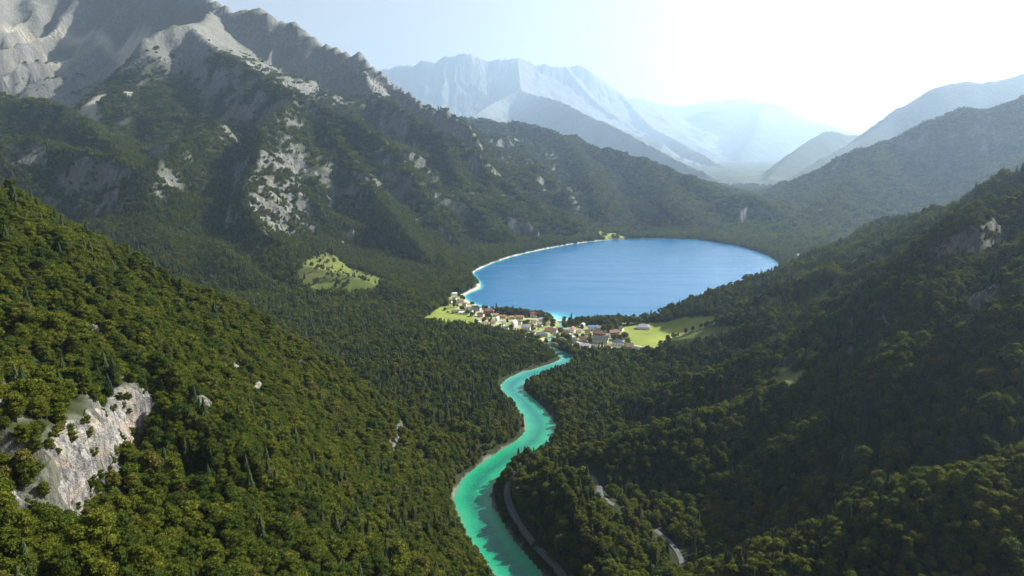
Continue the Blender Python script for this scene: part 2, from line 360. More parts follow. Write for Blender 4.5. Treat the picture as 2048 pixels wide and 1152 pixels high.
gy, gx = np.gradient(HH, GY, GX)
SLOPE = np.hypot(gx, gy)
N1 = fbm(XX / 70, YY / 70, 4, 61); N2 = fbm(XX / 23, YY / 23, 4, 62); N3 = fbm(XX / 380, YY / 380, 3, 63)
FAR = sstep(2500, 9000, YY)


def soft(poly, edge, rough=0.0, sc=18.0):
    """1 inside a traced patch of ground, 0 outside, with an uneven edge"""
    out = np.zeros(XX.shape)
    P = np.array(poly); m = (XX > P[:, 0].min() - 200) & (XX < P[:, 0].max() + 200) & (YY > P[:, 1].min() - 200) & (YY < P[:, 1].max() + 200)
    if m.any():
        d = poly_sd(XX[m], YY[m], poly) + rough * fbm(XX[m] / sc, YY[m] / sc, 3, 77)
        out[m] = 1 - sstep(-edge, edge, d)
    return out


MEADOW_PX = [
    [(1302, 645), (1345, 641), (1400, 633), (1455, 627), (1440, 640), (1425, 655), (1452, 650), (1492, 648), (1485, 660), (1440, 676), (1390, 690), (1340, 700), (1296, 700), (1262, 690), (1245, 672), (1236, 650), (1245, 644)],
    [(868, 622), (885, 612), (905, 612), (925, 622), (948, 630), (952, 645), (945, 655), (905, 652), (860, 642), (845, 638), (858, 630)],
    [(596, 540), (620, 518), (650, 506), (676, 516), (695, 534), (725, 542), (755, 554), (790, 572), (745, 582), (690, 586), (630, 586), (600, 566)],
    [(1535, 744), (1600, 738), (1612, 755), (1600, 785), (1545, 788)],
    [(1530, 596), (1560, 592), (1562, 606), (1535, 612)],
    [(1186, 466), (1200, 462), (1240, 468), (1250, 476), (1205, 478)],
    [(1583, 512), (1604, 510), (1604, 519), (1585, 520)],
    [(1550, 474), (1590, 484), (1590, 488), (1560, 482)],
]
VILLAGE_PX = [(905, 585), (935, 590), (950, 612), (1000, 628), (1050, 634), (1100, 638), (1180, 650), (1240, 648), (1262, 690), (1300, 700), (1260, 712), (1190, 706), (1160, 700),
              (1130, 696), (1105, 690), (1060, 686), (1040, 672), (1000, 664), (955, 656), (950, 640), (920, 622), (890, 606)]
MEADOWS = [patch(p) for p in MEADOW_PX]
VILLAGE = patch(VILLAGE_PX)
MEAD = np.zeros(XX.shape)
for i, m in enumerate(MEADOWS):
    MEAD = np.maximum(MEAD, soft(m, 3 if i < 2 else 6, 4 if i < 2 else 12))
VILL = soft(VILLAGE, 4)
DRY = soft(MEADOWS[2], 8, 14)

ROCK_PX = [
    [(490, 350), (520, 320), (560, 270), (600, 280), (615, 330), (600, 380), (625, 420), (590, 470), (540, 475), (505, 440), (480, 400)],
    [(640, 320), (665, 320), (700, 370), (760, 350), (770, 390), (745, 405), (700, 410), (655, 395)],
    [(140, 395), (200, 360), (250, 350), (270, 380), (250, 430), (200, 440), (150, 425)], [(300, 360), (350, 350), (345, 400), (310, 405)], [(20, 300), (70, 300), (60, 325), (30, 320)],
    [(820, 300), (850, 320), (865, 355), (845, 360), (825, 330)],
    [(1868, 520), (1880, 490), (1900, 470), (1940, 460), (1985, 470), (2010, 490), (1990, 540), (1950, 530), (1915, 530), (1885, 530)],
    [(1930, 600), (1965, 590), (1985, 620), (1950, 640)],
    [(1790, 290), (1840, 282), (1870, 300), (1800, 306)],
    [(990, 270), (1060, 275), (1070, 290), (1020, 295), (1000, 285)],
]
CLIFF = np.zeros(XX.shape); ROCKP = np.zeros(XX.shape)
for L_, A_, g_ in CL_W:
    P_ = np.array(L_); m2 = (np.abs(XX - P_[:, 0].mean()) < 150) & (np.abs(YY - P_[:, 1].mean()) < 150)
    CLIFF[m2] = np.maximum(CLIFF[m2], 1 - sstep(3, 6.5, polyline_d(XX[m2], YY[m2], [tuple(p) for p in L_])[0] + 3 * N2[m2]))
for p in ROCK_PX:
    ROCKP = np.maximum(ROCKP, soft(patch(p), 18, 55, 45))

is_rm = (REG == 3)
alt = HH + 90 * N3 + 25 * N1
rock = np.zeros(XX.shape)
rock = np.where(is_rm, sstep(1.08, 1.45, SLOPE + .35 * N1 + sstep(680, 930, alt) * .6 - .35 * sstep(480, 300, HH)), rock)
rock = np.where(is_rm, np.maximum(rock, sstep(3000, 3250, YY + 150 * N1) * sstep(440, 560, alt) * sstep(.30, .55, SLOPE + .4 * N2 + .15 * N1)), rock)
rock = np.where(REG == 7, sstep(.35, .6, SLOPE + .35 * N3 + sstep(500, 1500, HH + 250 * N3) * .35), rock)
rock = np.where((REG == 8), sstep(.55, .8, SLOPE + .3 * N3) * .6, rock)
rock = np.where((REG == 4) | (REG == 5), sstep(1.05, 1.4, SLOPE + .35 * N1), rock)
rock = np.maximum(rock, np.clip(ROCKP * sstep(.02, .2, 1.3 * fbm(XX / 17, YY / 40, 3, 65) + .6 * N1 + .5 * (SLOPE - .55)), 0, 1))
rock = np.maximum(rock, CLIFF)
rock = np.where(((REG == 1) | (REG == 2)) & (YY < 1000), np.maximum(rock, sstep(1.35, 1.8, SLOPE + .3 * N2)), rock)
alpine = np.where(is_rm, sstep(690, 780, alt), 0) + np.where((REG >= 7), sstep(900, 1300, HH + 200 * N3), 0)
screep = [patch(p) for p in ([(0, 45), (60, 60), (120, 48), (190, 52), (195, 75), (140, 82), (90, 80), (40, 62), (0, 62)], [(200, 60), (300, 55), (280, 90), (220, 100), (180, 88)], [(170, 92), (230, 95), (225, 104), (190, 106)],
                              [(45, 70), (60, 72), (130, 130), (122, 134)], [(160, 85), (170, 88), (125, 134), (118, 130)], [(250, 185), (285, 150), (290, 165), (262, 195)], [(150, 225), (210, 185), (215, 195), (160, 235)])]
SCREE = np.zeros(XX.shape)
for p in screep:
    SCREE = np.maximum(SCREE, soft(p, 14, 30, 60))
grass = np.maximum(MEAD, np.clip(alpine, 0, 1) * (1 - rock))
grass = np.maximum(grass, VILL)
yard = VILL * sstep(-.05, .2, fbm(XX / 16, YY / 16, 3, 88))
beach = (1 - sstep(.3, 2.2, DW + 5 * N2 + 1.5 * (YY < 1180) * (LD > 30))) * (DW > -30) * sstep(-.25, .2, N1 + .3 + .9 * ((LD < 40) & (YY < 1500) & (XX < 110)))
beach = beach * np.where(RD < LD - 1, .4 * sstep(-.05, .25, N1), 1) * (1 - sstep(250, 420, XX))
beach = np.maximum(beach, (1 - sstep(5, 9, LD + 4 * N2)) * (LD > -30) * (YY < 1520) * (XX < 60) * (XX > -130))
FOREST = (1 - rock) * (1 - grass) * (1 - beach) * (1 - SCREE) * (1 - sstep(.95, 1.5, SLOPE) * .5)
# rugged relief on the bare rock
rr = np.maximum(rock, 0)
near = 1 - sstep(1200, 1800, YY)
HH = HH + rr * near * (3.2 * (ridged(XX / 11, YY / 11, 3, 81) - .6)) * (DW > 8)
HH = HH + rr * (1 - near) * (10 + 14 * sstep(3000, 3300, YY) + 34 * FAR) * (ridged(XX / (150 + 260 * FAR) + .3 * N3, YY / (150 + 260 * FAR), 4, 82, .6) - .6)


def new_mat(name):
    m = bpy.data.materials.new(name); m.use_nodes = True
    nt = m.node_tree; nt.nodes.clear()
    return m, nt


class NB:
    """small helper for node graphs"""
    def __init__(s, name):
        s.m, s.nt = new_mat(name)

    def n(s, t, **kw):
        nd = s.nt.nodes.new(t)
        for k, v in kw.items():
            if k.startswith('i_'):
                key = k[2:]; key = int(key) if key.isdigit() else key.replace('_', ' ')
                sock = nd.inputs[key]
                if isinstance(v, bpy.types.NodeSocket): s.nt.links.new(v, sock)
                else: sock.default_value = v
            else: setattr(nd, k, v)
        return nd

    def noise(s, vec, scale, detail=4, rough=.55):
        return s.n('ShaderNodeTexNoise', i_Vector=vec, i_Scale=scale, i_Detail=detail, i_Roughness=rough).outputs['Fac']

    def ramp(s, fac, stops):
        r = s.n('ShaderNodeValToRGB', i_Fac=fac); e = r.color_ramp.elements
        while len(e) < len(stops): e.new(.5)
        for a, (p, c) in zip(e, stops):
            a.position = p; a.color = (c[0], c[1], c[2], 1) if hasattr(c, '__len__') else (c, c, c, 1)
        return r.outputs['Color']

    def mix(s, fac, a, b, blend='MIX'):
        m = s.n('ShaderNodeMix', data_type='RGBA', blend_type=blend)
        for sock, v in ((m.inputs[0], fac), (m.inputs[6], a), (m.inputs[7], b)):
            if isinstance(v, bpy.types.NodeSocket): s.nt.links.new(v, sock)
            else: sock.default_value = (*v, 1) if hasattr(v, '__len__') else v
        return m.outputs[2]

    def math(s, op, a, b=0.0, c=0.0):
        m = s.n('ShaderNodeMath', operation=op)
        for sock, v in zip(m.inputs, (a, b, c)):
            if isinstance(v, bpy.types.NodeSocket): s.nt.links.new(v, sock)
            else: sock.default_value = v
        return m.outputs[0]

    def out(s, bsdf, disp=None):
        o = s.n('ShaderNodeOutputMaterial', i_Surface=bsdf)
        return s.m


def ground_material():
    b = NB('ground_cover')
    pos = b.n('ShaderNodeNewGeometry').outputs['Position']
    ca = b.n('ShaderNodeVertexColor', layer_name='cover')
    sep = b.n('ShaderNodeSeparateColor', i_Color=ca.outputs['Color'])
    rk, gr, sd = sep.outputs[0], sep.outputs[1], sep.outputs[2]
    sp = b.n('ShaderNodeSeparateXYZ', i_Vector=pos)
    far = b.n('ShaderNodeMapRange', i_Value=sp.outputs[1], i_1=2600.0, i_2=5200.0).outputs[0]
    # forest floor / far canopy
    cn = b.n('ShaderNodeTexVoronoi', i_Vector=pos, i_Scale=.065, feature='SMOOTH_F1')
    big = b.noise(pos, .0022, 5, .6)
    mid = b.noise(pos, .012, 5, .6)
    fol = b.ramp(mid, [(.3, (.012, .020, .008)), (.5, (.024, .033, .012)), (.7, (.042, .046, .018))])
    fol = b.mix(b.math('MULTIPLY', big, .5), fol, (.015, .025, .014))
    floor = b.ramp(b.noise(pos, .15, 3), [(.3, (.010, .015, .005)), (.7, (.026, .032, .010))])
    forest = b.mix(far, floor, fol)
    lowl = b.n('ShaderNodeMapRange', i_Value=sp.outputs[2], i_1=95.0, i_2=50.0).outputs[0]
    opn = b.math('MULTIPLY', b.math('MULTIPLY', far, lowl), b.ramp(b.noise(pos, .004, 4, .6), [(.46, 0), (.56, .6)]))
    forest = b.mix(opn, forest, (.095, .10, .055))
    # grass
    g1 = b.noise(pos, .012, 6, .6); g2 = b.noise(pos, .11, 5, .65)
    gcol = b.ramp(g1, [(.28, (.095, .150, .022)), (.5, (.165, .215, .032)), (.72, (.26, .265, .055))])
    gcol = b.mix(b.math('MULTIPLY', g2, .5), gcol, (.10, .13, .03))
    mw = b.n('ShaderNodeMapping', i_Vector=pos); mw.inputs['Rotation'].default_value = (0, 0, .5); mw.inputs['Scale'].default_value = (.02, .22, .1)
    gcol = b.mix(b.ramp(b.noise(mw.outputs[0], 1.0, 3, .5), [(.45, 0), (.6, .45)]), gcol, (.20, .19, .05))
    alp = b.ramp(b.noise(pos, .008, 6, .65), [(.3, (.055, .072, .022)), (.55, (.105, .112, .038)), (.75, (.17, .155, .075))])
    hi = b.n('ShaderNodeMapRange', i_Value=sp.outputs[2], i_1=22.0, i_2=60.0).outputs[0]
    gcol = b.mix(hi, gcol, alp)
    # rock: streaked limestone
    st = b.n('ShaderNodeMapping', i_Vector=pos); st.inputs['Scale'].default_value = (1, 1, .35)
    r1 = b.noise(st.outputs[0], .09, 8, .68); r2 = b.noise(pos, .012, 6, .6)
    rcol = b.ramp(r1, [(.3, (.04, .04, .042)), (.46, (.115, .113, .11)), (.6, (.20, .196, .188)), (.78, (.32, .31, .295))])
    rcol = b.mix(b.ramp(r2, [(.42, 0), (.62, .75)]), rcol, (.10, .105, .07))
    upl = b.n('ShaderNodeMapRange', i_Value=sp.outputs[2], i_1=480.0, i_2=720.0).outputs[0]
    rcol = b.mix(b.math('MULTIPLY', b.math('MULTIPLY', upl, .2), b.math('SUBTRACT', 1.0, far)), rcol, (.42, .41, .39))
    r3 = b.noise(st.outputs[0], .55, 7, .72)
    rcol = b.mix(b.ramp(r3, [(.40, .75), (.52, 0)]), rcol, (.035, .036, .034))
    # tufts on ledges
    tuft = b.ramp(b.noise(pos, .22, 4, .7), [(.52, 0), (.6, 1)])
    nz = b.n('ShaderNodeSeparateXYZ', i_Vector=b.n('ShaderNodeNewGeometry').outputs['True Normal']).outputs[2]
    tf = b.math('MULTIPLY', tuft, b.ramp(nz, [(.55, 0), (.8, 1)]))
    rcol = b.mix(b.math('MULTIPLY', tf, .8), rcol, (.07, .085, .03))
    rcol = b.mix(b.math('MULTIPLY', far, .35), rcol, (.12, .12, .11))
    sand = b.ramp(b.noise(pos, .2, 5, .6), [(.3, (.26, .235, .19)), (.7, (.44, .41, .35))])
    col = b.mix(gr, forest, gcol)
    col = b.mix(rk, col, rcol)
    col = b.mix(sd, col, sand)
    # relief
    h1 = b.math('ADD', b.math('MULTIPLY', b.noise(st.outputs[0], .05, 7, .6), 9.0), b.math('MULTIPLY', r3, 2.2))
    canopy = b.math('MULTIPLY', cn.outputs['Distance'], -1.0)
    bump_r = b.n('ShaderNodeBump', i_Height=h1, i_Distance=1.0, i_Strength=.8).outputs[0]
    fh = b.math('MULTIPLY', b.math('MULTIPLY', canopy, far), 16.0)
    bump_f = b.n('ShaderNodeBump', i_Height=fh, i_Distance=1.0, i_Strength=.7).outputs[0]
    mixn = b.mix(rk, bump_f, bump_r)
    bs = b.n('ShaderNodeBsdfPrincipled', i_Base_Color=col, i_Roughness=.95, i_Normal=mixn)
    bs.inputs['Specular IOR Level'].default_value = .12
    return b.out(bs.outputs[0])


GROUND_MAT = ground_material()


def build_terrain():
    gy, gx = np.gradient(HH, GY, GX)
    nrm = np.stack([-gx, -gy, np.ones_like(gx)], -1); nrm /= np.linalg.norm(nrm, axis=-1, keepdims=True)
    cov = np.zeros((NY, NX, 4), np.float32); cov[..., 3] = 1
    cov[..., 0] = rock * (1 - beach) * (1 - SCREE)
    cov[..., 1] = grass * (1 - .5 * DRY); cov[..., 2] = np.maximum(np.maximum(beach, SCREE * .8), yard * .55)
    co = np.stack([XX, YY, HH], -1).reshape(-1, 3).astype(np.float32)
    cov = cov.reshape(-1, 4); nr = nrm.reshape(-1, 3)
    # one mesh per landform, cut along the lines where they meet
    rg = REG.copy()
    fr = rg[:-1, :-1]
    # drop specks: majority with neighbours
    for _ in range(4):
        cnt = np.stack([sum((np.roll(np.roll(fr == k, a, 0), b_, 1)) for a in (-1, 0, 1) for b_ in (-1, 0, 1)) for k in range(len(REGIONS))])
        fr = cnt.argmax(0)
    idx = np.arange(NX * NY).reshape(NY, NX)
    quads = np.stack([idx[:-1, :-1], idx[:-1, 1:], idx[1:, 1:], idx[1:, :-1]], -1)
    labels = {'valley_floor': 'flat valley floor under the forest, meadows and village', 'near_left_hill': 'sunlit wooded hillside of the near left foreground',
              'near_right_hill': 'dark wooded hillside filling the lower right', 'rocky_mountain': 'high rocky mountain with cliffs above the left side of the lake',
              'wooded_ridge': 'wooded ridge beyond the far end of the lake', 'right_mountain': 'hazy wooded mountain behind the right shore of the lake',
              'far_ridge': 'pale blue ridge high at the right edge', 'far_massif': 'hazy grey rock massif with a jagged crest at the centre',
              'distant_range': 'faint pale range with a domed summit beyond the massif', 'distant_peaks': 'faintest pale peaks on the horizon right of centre'}
    for k, name in enumerate(REGIONS):
        q = quads[(fr == k) & WEDGE[:-1, :-1] & WEDGE[1:, 1:] & WEDGE[1:, :-1] & WEDGE[:-1, 1:]].reshape(-1, 4)
        if not len(q): continue
        u, inv = np.unique(q, return_inverse=True); inv = inv.reshape(-1, 4)
        me = bpy.data.meshes.new(name)
        me.vertices.add(len(u)); me.vertices.foreach_set('co', co[u].ravel())
        me.loops.add(inv.size); me.loops.foreach_set('vertex_index', inv.ravel().astype(np.int32))
        me.polygons.add(len(inv)); me.polygons.foreach_set('loop_start', np.arange(0, inv.size, 4, dtype=np.int32))
        me.update(calc_edges=True)
        me.polygons.foreach_set('use_smooth', np.ones(len(inv), bool))
        at_ = me.color_attributes.new('cover', 'FLOAT_COLOR', 'POINT'); at_.data.foreach_set('color', cov[u].ravel())
        me.normals_split_custom_set_from_vertices(nr[u].astype(np.float32))
        me.materials.append(GROUND_MAT)
        o = bpy.data.objects.new(name, me); C.objects.link(o)
        o['kind'] = 'structure'; o['label'] = labels[name]


# ------------------------------------------------------------------ water
def water_mesh(name, step, box, sd, mat, label, cut):
    xs = np.arange(box[0], box[1], step); ys = np.arange(box[2], box[3], step)
    X, Y = np.meshgrid(xs, ys); D = sd(X.ravel(), Y.ravel()).reshape(X.shape)
    keep = (D[:-1, :-1] < 9) & cut(X[:-1, :-1], Y[:-1, :-1])
    idx = np.arange(X.size).reshape(X.shape)
    q = np.stack([idx[:-1, :-1], idx[:-1, 1:], idx[1:, 1:], idx[1:, :-1]], -1)[keep]
    u, inv = np.unique(q, return_inverse=True); inv = inv.reshape(-1, 4)
    me = bpy.data.meshes.new(name); co = np.stack([X.ravel(), Y.ravel(), np.zeros(X.size)], -1)[u].astype(np.float32)
    me.vertices.add(len(u)); me.vertices.foreach_set('co', co.ravel())
    me.loops.add(inv.size); me.loops.foreach_set('vertex_index', inv.ravel().astype(np.int32))
    me.polygons.add(len(inv)); me.polygons.foreach_set('loop_start', np.arange(0, inv.size, 4, dtype=np.int32))
    me.update(calc_edges=True)
    a = me.color_attributes.new('depth', 'FLOAT_COLOR', 'POINT')
    d = np.clip(-D.ravel()[u] / 100, 0, 1); c = np.stack([d, d, d, np.ones_like(d)], -1).astype(np.float32)
    a.data.foreach_set('color', c.ravel())
    me.materials.append(mat)
    o = bpy.data.objects.new(name, me); C.objects.link(o); o['kind'] = 'structure'; o['label'] = label
    return o


def lake_material():
    b = NB('lake_water')
    pos = b.n('ShaderNodeNewGeometry').outputs['Position']
    d = b.n('ShaderNodeVertexColor', layer_name='depth').outputs['Color']
    sx = b.n('ShaderNodeSeparateXYZ', i_Vector=pos)
    wob = b.math('MULTIPLY_ADD', b.noise(pos, .012, 4, .6), .22, -.11)
    dd = b.math('ADD', b.n('ShaderNodeSeparateColor', i_Color=d).outputs[0], wob)
    # the shelf off the beach is wide, the other shores drop off at once
    nearsh = b.n('ShaderNodeMapRange', i_Value=sx.outputs[1], i_1=1420.0, i_2=1250.0).outputs[0]
    k = b.math('MULTIPLY_ADD', nearsh, -4.6, 6.0)
    dd = b.math('MULTIPLY', dd, k)
    col = b.ramp(dd, [(0.0, (.40, .52, .44)), (.07, (.14, .40, .38)), (.3, (.012, .22, .28)), (.62, (.001, .105, .22)), (1, (.001, .085, .20))])
    mp = b.n('ShaderNodeMapping', i_Vector=pos); mp.inputs['Scale'].default_value = (.5, 1, 1)
    w1 = b.noise(pos, .35, 3, .6); w2 = b.noise(mp.outputs[0], .015, 4, .6)
    ws = b.n('ShaderNodeMapping', i_Vector=pos); ws.inputs['Rotation'].default_value = (0, 0, .25); ws.inputs['Scale'].default_value = (.0035, .028, .01)
    stk = b.ramp(b.noise(ws.outputs[0], 1.0, 5, .6), [(.42, 0), (.62, 1)])
    rg = b.math('ADD', b.math('MULTIPLY_ADD', w2, .10, .05), b.math('MULTIPLY', stk, .16))
    bmp = b.n('ShaderNodeBump', i_Height=w1, i_Distance=.5, i_Strength=.6)
    bs = b.n('ShaderNodeBsdfPrincipled', i_Base_Color=col, i_Roughness=rg, i_IOR=1.33, i_Normal=bmp.outputs[0])
    return b.out(bs.outputs[0])


def river_material():
    b = NB('river_water')
    pos = b.n('ShaderNodeNewGeometry').outputs['Position']
    d = b.n('ShaderNodeSeparateColor', i_Color=b.n('ShaderNodeVertexColor', layer_name='depth').outputs['Color']).outputs[0]
    dd = b.math('ADD', b.math('MULTIPLY', d, 6.0), b.math('MULTIPLY_ADD', b.noise(pos, .045, 5, .65), .9, -.45))
    deep = b.ramp(dd, [(0, (.05, .20, .12)), (.3, (.008, .22, .11)), (.7, (.001, .155, .078)), (1, (.001, .105, .068))])
    # downstream it is emerald, up near the lake paler and bluer
    sy = b.n('ShaderNodeSeparateXYZ', i_Vector=pos).outputs[1]
    up = b.n('ShaderNodeMapRange', i_Value=sy, i_1=640.0, i_2=960.0).outputs[0]
    pale = b.ramp(dd, [(0, (.12, .27, .22)), (.35, (.045, .23, .20)), (1, (.01, .14, .16))])
    col = b.mix(up, deep, pale)
    rif = b.ramp(b.noise(pos, .5, 5, .75), [(.56, 0), (.72, 1)])
    col = b.mix(b.math('MULTIPLY', rif, .5), col, (.16, .36, .24))
    bmp = b.n('ShaderNodeBump', i_Height=b.noise(pos, .6, 4, .7), i_Distance=.6, i_Strength=.7)
    bs = b.n('ShaderNodeBsdfPrincipled', i_Base_Color=col, i_Roughness=.22, i_IOR=1.33, i_Normal=bmp.outputs[0])
    return b.out(bs.outputs[0])


build_terrain()
LMAT, RMAT = lake_material(), river_material()
LA = np.array(LAKE)
water_mesh('lake', 6.0, (LA[:, 0].min() - 20, LA[:, 0].max() + 20, LA[:, 1].min() - 14, LA[:, 1].max() + 20), lake_sd, LMAT, 'large oval blue mountain lake', lambda x, y: x > -1e9)
ROUT = flat(1113, 640)
water_mesh('river', 2.0, (-140, 420, -300, ROUT[1] + 10), river_sd, RMAT, 'winding turquoise river flowing out of the lake', lambda x, y: lake_sd((x + 1).ravel(), (y + 1).ravel()).reshape(x.shape) > 8.5)
# ------------------------------------------------------------------ vegetation
def foliage_material(name, stops, tint, trans=.38):
    stops = [(q, tuple(v * .92 for v in col)) for q, col in stops]
    b = NB(name)
    oi = b.n('ShaderNodeObjectInfo')
    pos = b.n('ShaderNodeNewGeometry').outputs['Position']
    stand = b.noise(oi.outputs['Location'], .011, 3, .6)
    leaf = b.noise(pos, .9, 2, .5)
    f = b.math('ADD', b.math('MULTIPLY', oi.outputs['Random'], .55), b.math('MULTIPLY', stand, .6))
    f = b.math('ADD', f, b.math('MULTIPLY_ADD', leaf, .3, -.22))
    col = b.ramp(f, stops)
    col = b.mix(b.ramp(oi.outputs['Random'], [(.93, 0), (.97, .6)]), col, tint)
    bs = b.n('ShaderNodeBsdfPrincipled', i_Base_Color=col, i_Roughness=.75)
    bs.inputs['Specular IOR Level'].default_value = .08
    tr = b.n('ShaderNodeBsdfTranslucent', i_Color=b.mix(.5, col, (.115, .14, .015)))
    mx = b.n('ShaderNodeMixShader', i_0=trans, i_1=bs.outputs[0], i_2=tr.outputs[0])
    return b.out(mx.outputs[0])


def plain(name, col, rough=.8, spec=.3, var=.25, scale=1.5):
    b = NB(name)
    pos = b.n('ShaderNodeTexCoord').outputs['Object']
    n = b.noise(pos, scale, 4, .6)
    c = b.ramp(n, [(.3, [v * (1 - var) for v in col]), (.7, [min(1, v * (1 + var)) for v in col])])
    bs = b.n('ShaderNodeBsdfPrincipled', i_Base_Color=c, i_Roughness=rough)
    bs.inputs['Specular IOR Level'].default_value = spec
    return b.out(bs.outputs[0])


LEAF = foliage_material('broad_leaves', [(.12, (.022, .043, .005)), (.38, (.051, .075, .007)), (.62, (.091, .106, .009)), (.9, (.132, .138, .014))], (.105, .080, .026))
NEEDLE = foliage_material('needles', [(.12, (.012, .024, .010)), (.45, (.026, .042, .013)), (.9, (.055, .066, .020))], (.045, .045, .018), .1)
BARK = plain('bark', (.09, .065, .045), .95, .1, .35, 3)


def cards(cen, nrm, size, rng, jit=.75):
    """leaf clumps: bent quads around the given points"""
    n = len(cen)
    nr = nrm + rng.normal(0, jit, (n, 3)); nr /= np.linalg.norm(nr, axis=1, keepdims=True) + 1e-9
    a = np.cross(nr, rng.normal(0, 1, (n, 3))); a /= np.linalg.norm(a, axis=1, keepdims=True) + 1e-9
    b = np.cross(nr, a)
    s = size * rng.uniform(.6, 1.35, (n, 1)) * .5
    k = rng.uniform(.55, 1.0, (n, 1))
    bend = nr * s * .35
    v = np.stack([cen - a * s - bend, cen - b * s * k, cen + a * s - bend, cen + b * s * k + bend * .6], 1).reshape(-1, 3)
    f = (np.arange(n)[:, None] * 4 + np.arange(4)[None]).tolist()
    return v, f


def mesh_from(name, vs, fs, mats, mi=None, smooth=False):
    me = bpy.data.meshes.new(name)
    me.from_pydata([tuple(map(float, v)) for v in vs], [], fs)
    for m in mats: me.materials.append(m)
    if mi is not None: me.polygons.foreach_set('material_index', mi)
    if smooth: me.polygons.foreach_set('use_smooth', [True] * len(me.polygons))
    me.update()
    return me


def ball(c, r, seg=7, rings=4, sq=1.0):
    v = [(c[0], c[1], c[2] + r * sq)]; f = []
    for i in range(1, rings):
        th = math.pi * i / rings
        for j in range(seg):
            ph = 2 * math.pi * j / seg
            v.append((c[0] + r * math.sin(th) * math.cos(ph), c[1] + r * math.sin(th) * math.sin(ph), c[2] + r * sq * math.cos(th)))
    v.append((c[0], c[1], c[2] - r * sq)); L = len(v) - 1
    for j in range(seg):
        k = (j + 1) % seg
        f.append((0, 1 + j, 1 + k))
        for i in range(rings - 2):
            a, b = 1 + i * seg, 1 + (i + 1) * seg
            f.append((a + j, b + j, b + k, a + k))
        a = 1 + (rings - 2) * seg
        f.append((a + j, L, a + k))
    return v, f


def add(V, F, v, f):
    o = len(V); V.extend(v); F.extend([tuple(i + o for i in q) for q in f])


def tube(V, F, p, q, r0, r1, seg=6):
    p, q = np.array(p, float), np.array(q, float); d = q - p; d /= np.linalg.norm(d)
    a = np.cross(d, (0, 0, 1) if abs(d[2]) < .9 else (1, 0, 0)); a /= np.linalg.norm(a); b = np.cross(d, a); o = len(V)
    for c, r in ((p, r0), (q, r1)):
        for j in range(seg):
            t = 2 * math.pi * j / seg
            V.append(tuple(c + r * (a * math.cos(t) + b * math.sin(t))))
    for j in range(seg):
        k = (j + 1) % seg
        F.append((o + j, o + k, o + seg + k, o + seg + j))


def broad_crown(seed, ncard, size, R0=4.6, Hc=10.0, z0=1.6, lobes=15):
    rng = np.random.default_rng(seed); V, F = [], []
    cs = []
    for i in range(lobes):
        t = i / lobes
        zc = z0 + Hc * (.16 + .76 * t); rad = R0 * math.sin(math.pi * (.20 + .72 * t)) * rng.uniform(.48, .72)
        ph = i * 2.4 + rng.uniform(-.5, .5)
        if i == lobes - 1: rad = .3
        r = rng.uniform(1.5, 2.3) * R0 / 4.6
        cs.append((rad * math.cos(ph), rad * math.sin(ph), zc, r))
    W = np.array([c[3] ** 2 for c in cs]); W /= W.sum()
    for c, w in zip(cs, W):
        add(V, F, *ball(c[:3], c[3] * .72, 6, 4, .85))
        n = int(ncard * w)
        u = rng.normal(0, 1, (n, 3)); u[:, 2] = np.abs(u[:, 2]) * .9 - .25; u /= np.linalg.norm(u, axis=1, keepdims=True)
        rr = c[3] * rng.uniform(.78, 1.16, (n, 1))
        v, f = cards(np.array(c[:3]) + u * rr * np.array([1, 1, .85]), u, size, rng)
        add(V, F, v, f)
    return V, F


def conifer_crown(seed, tiers, per, size, R0=3.5, z0=1.4, Ht=15.0):
    rng = np.random.default_rng(seed); V, F = [], []
    core = []
    seg = 7
    o = len(V)
    for z, r in ((z0 + .6, R0 * .55), (z0 + Ht * .45, R0 * .36), (z0 + Ht * .95, .05)):
        for j in range(seg): V.append((r * math.cos(j * 2 * math.pi / seg), r * math.sin(j * 2 * math.pi / seg), z))
    for i in range(2):
        for j in range(seg):
            k = (j + 1) % seg; F.append((o + i * seg + j, o + i * seg + k, o + (i + 1) * seg + k, o + (i + 1) * seg + j))
    for i in range(tiers):
        t = i / tiers; z = z0 + Ht * t ** .95; r = R0 * (1 - t) ** .85 * rng.uniform(.82, 1.15) + .15
        n = max(4, int(per * (1 - t * .7)))
        for j in range(n):
            ph = 2 * math.pi * (j + rng.uniform(-.3, .3)) / n + i * 1.7; rr = r * rng.uniform(.8, 1.15)
            c, s = math.cos(ph), math.sin(ph); wd = size * (.5 + .5 * (1 - t))
            dz = -rr * .38; up = size * .45
            b0 = len(V)
            V += [(c * rr * .15, s * rr * .15, z + up), (c * rr * .6 - s * wd * .5, s * rr * .6 + c * wd * .5, z + dz * .45), (c * rr, s * rr, z + dz), (c * rr * .6 + s * wd * .5, s * rr * .6 - c * wd * .5, z + dz * .45), (c * rr * .62, s * rr * .62, z + dz * .25 + up * .7)]
            F += [(b0, b0 + 1, b0 + 4), (b0 + 1, b0 + 2, b0 + 4), (b0 + 2, b0 + 3, b0 + 4), (b0 + 3, b0, b0 + 4)]
    return V, F


def trunk_mesh(h, r, limbs=0, z0=4.0, seed=0):
    rng = random.Random(seed); V, F = [], []
    tube(V, F, (0, 0, -1.5), (0, 0, h * .5), r, r * .7, 7); tube(V, F, (0, 0, h * .5), (.1, .1, h), r * .7, r * .2, 7)
    for i in range(limbs):
        a = i * 2.4 + rng.uniform(-.4, .4); zz = z0 + i * .7
        tube(V, F, (0, 0, zz), (2.6 * math.cos(a), 2.6 * math.sin(a), zz + 2.6), r * .4, r * .12, 5)
    return V, F


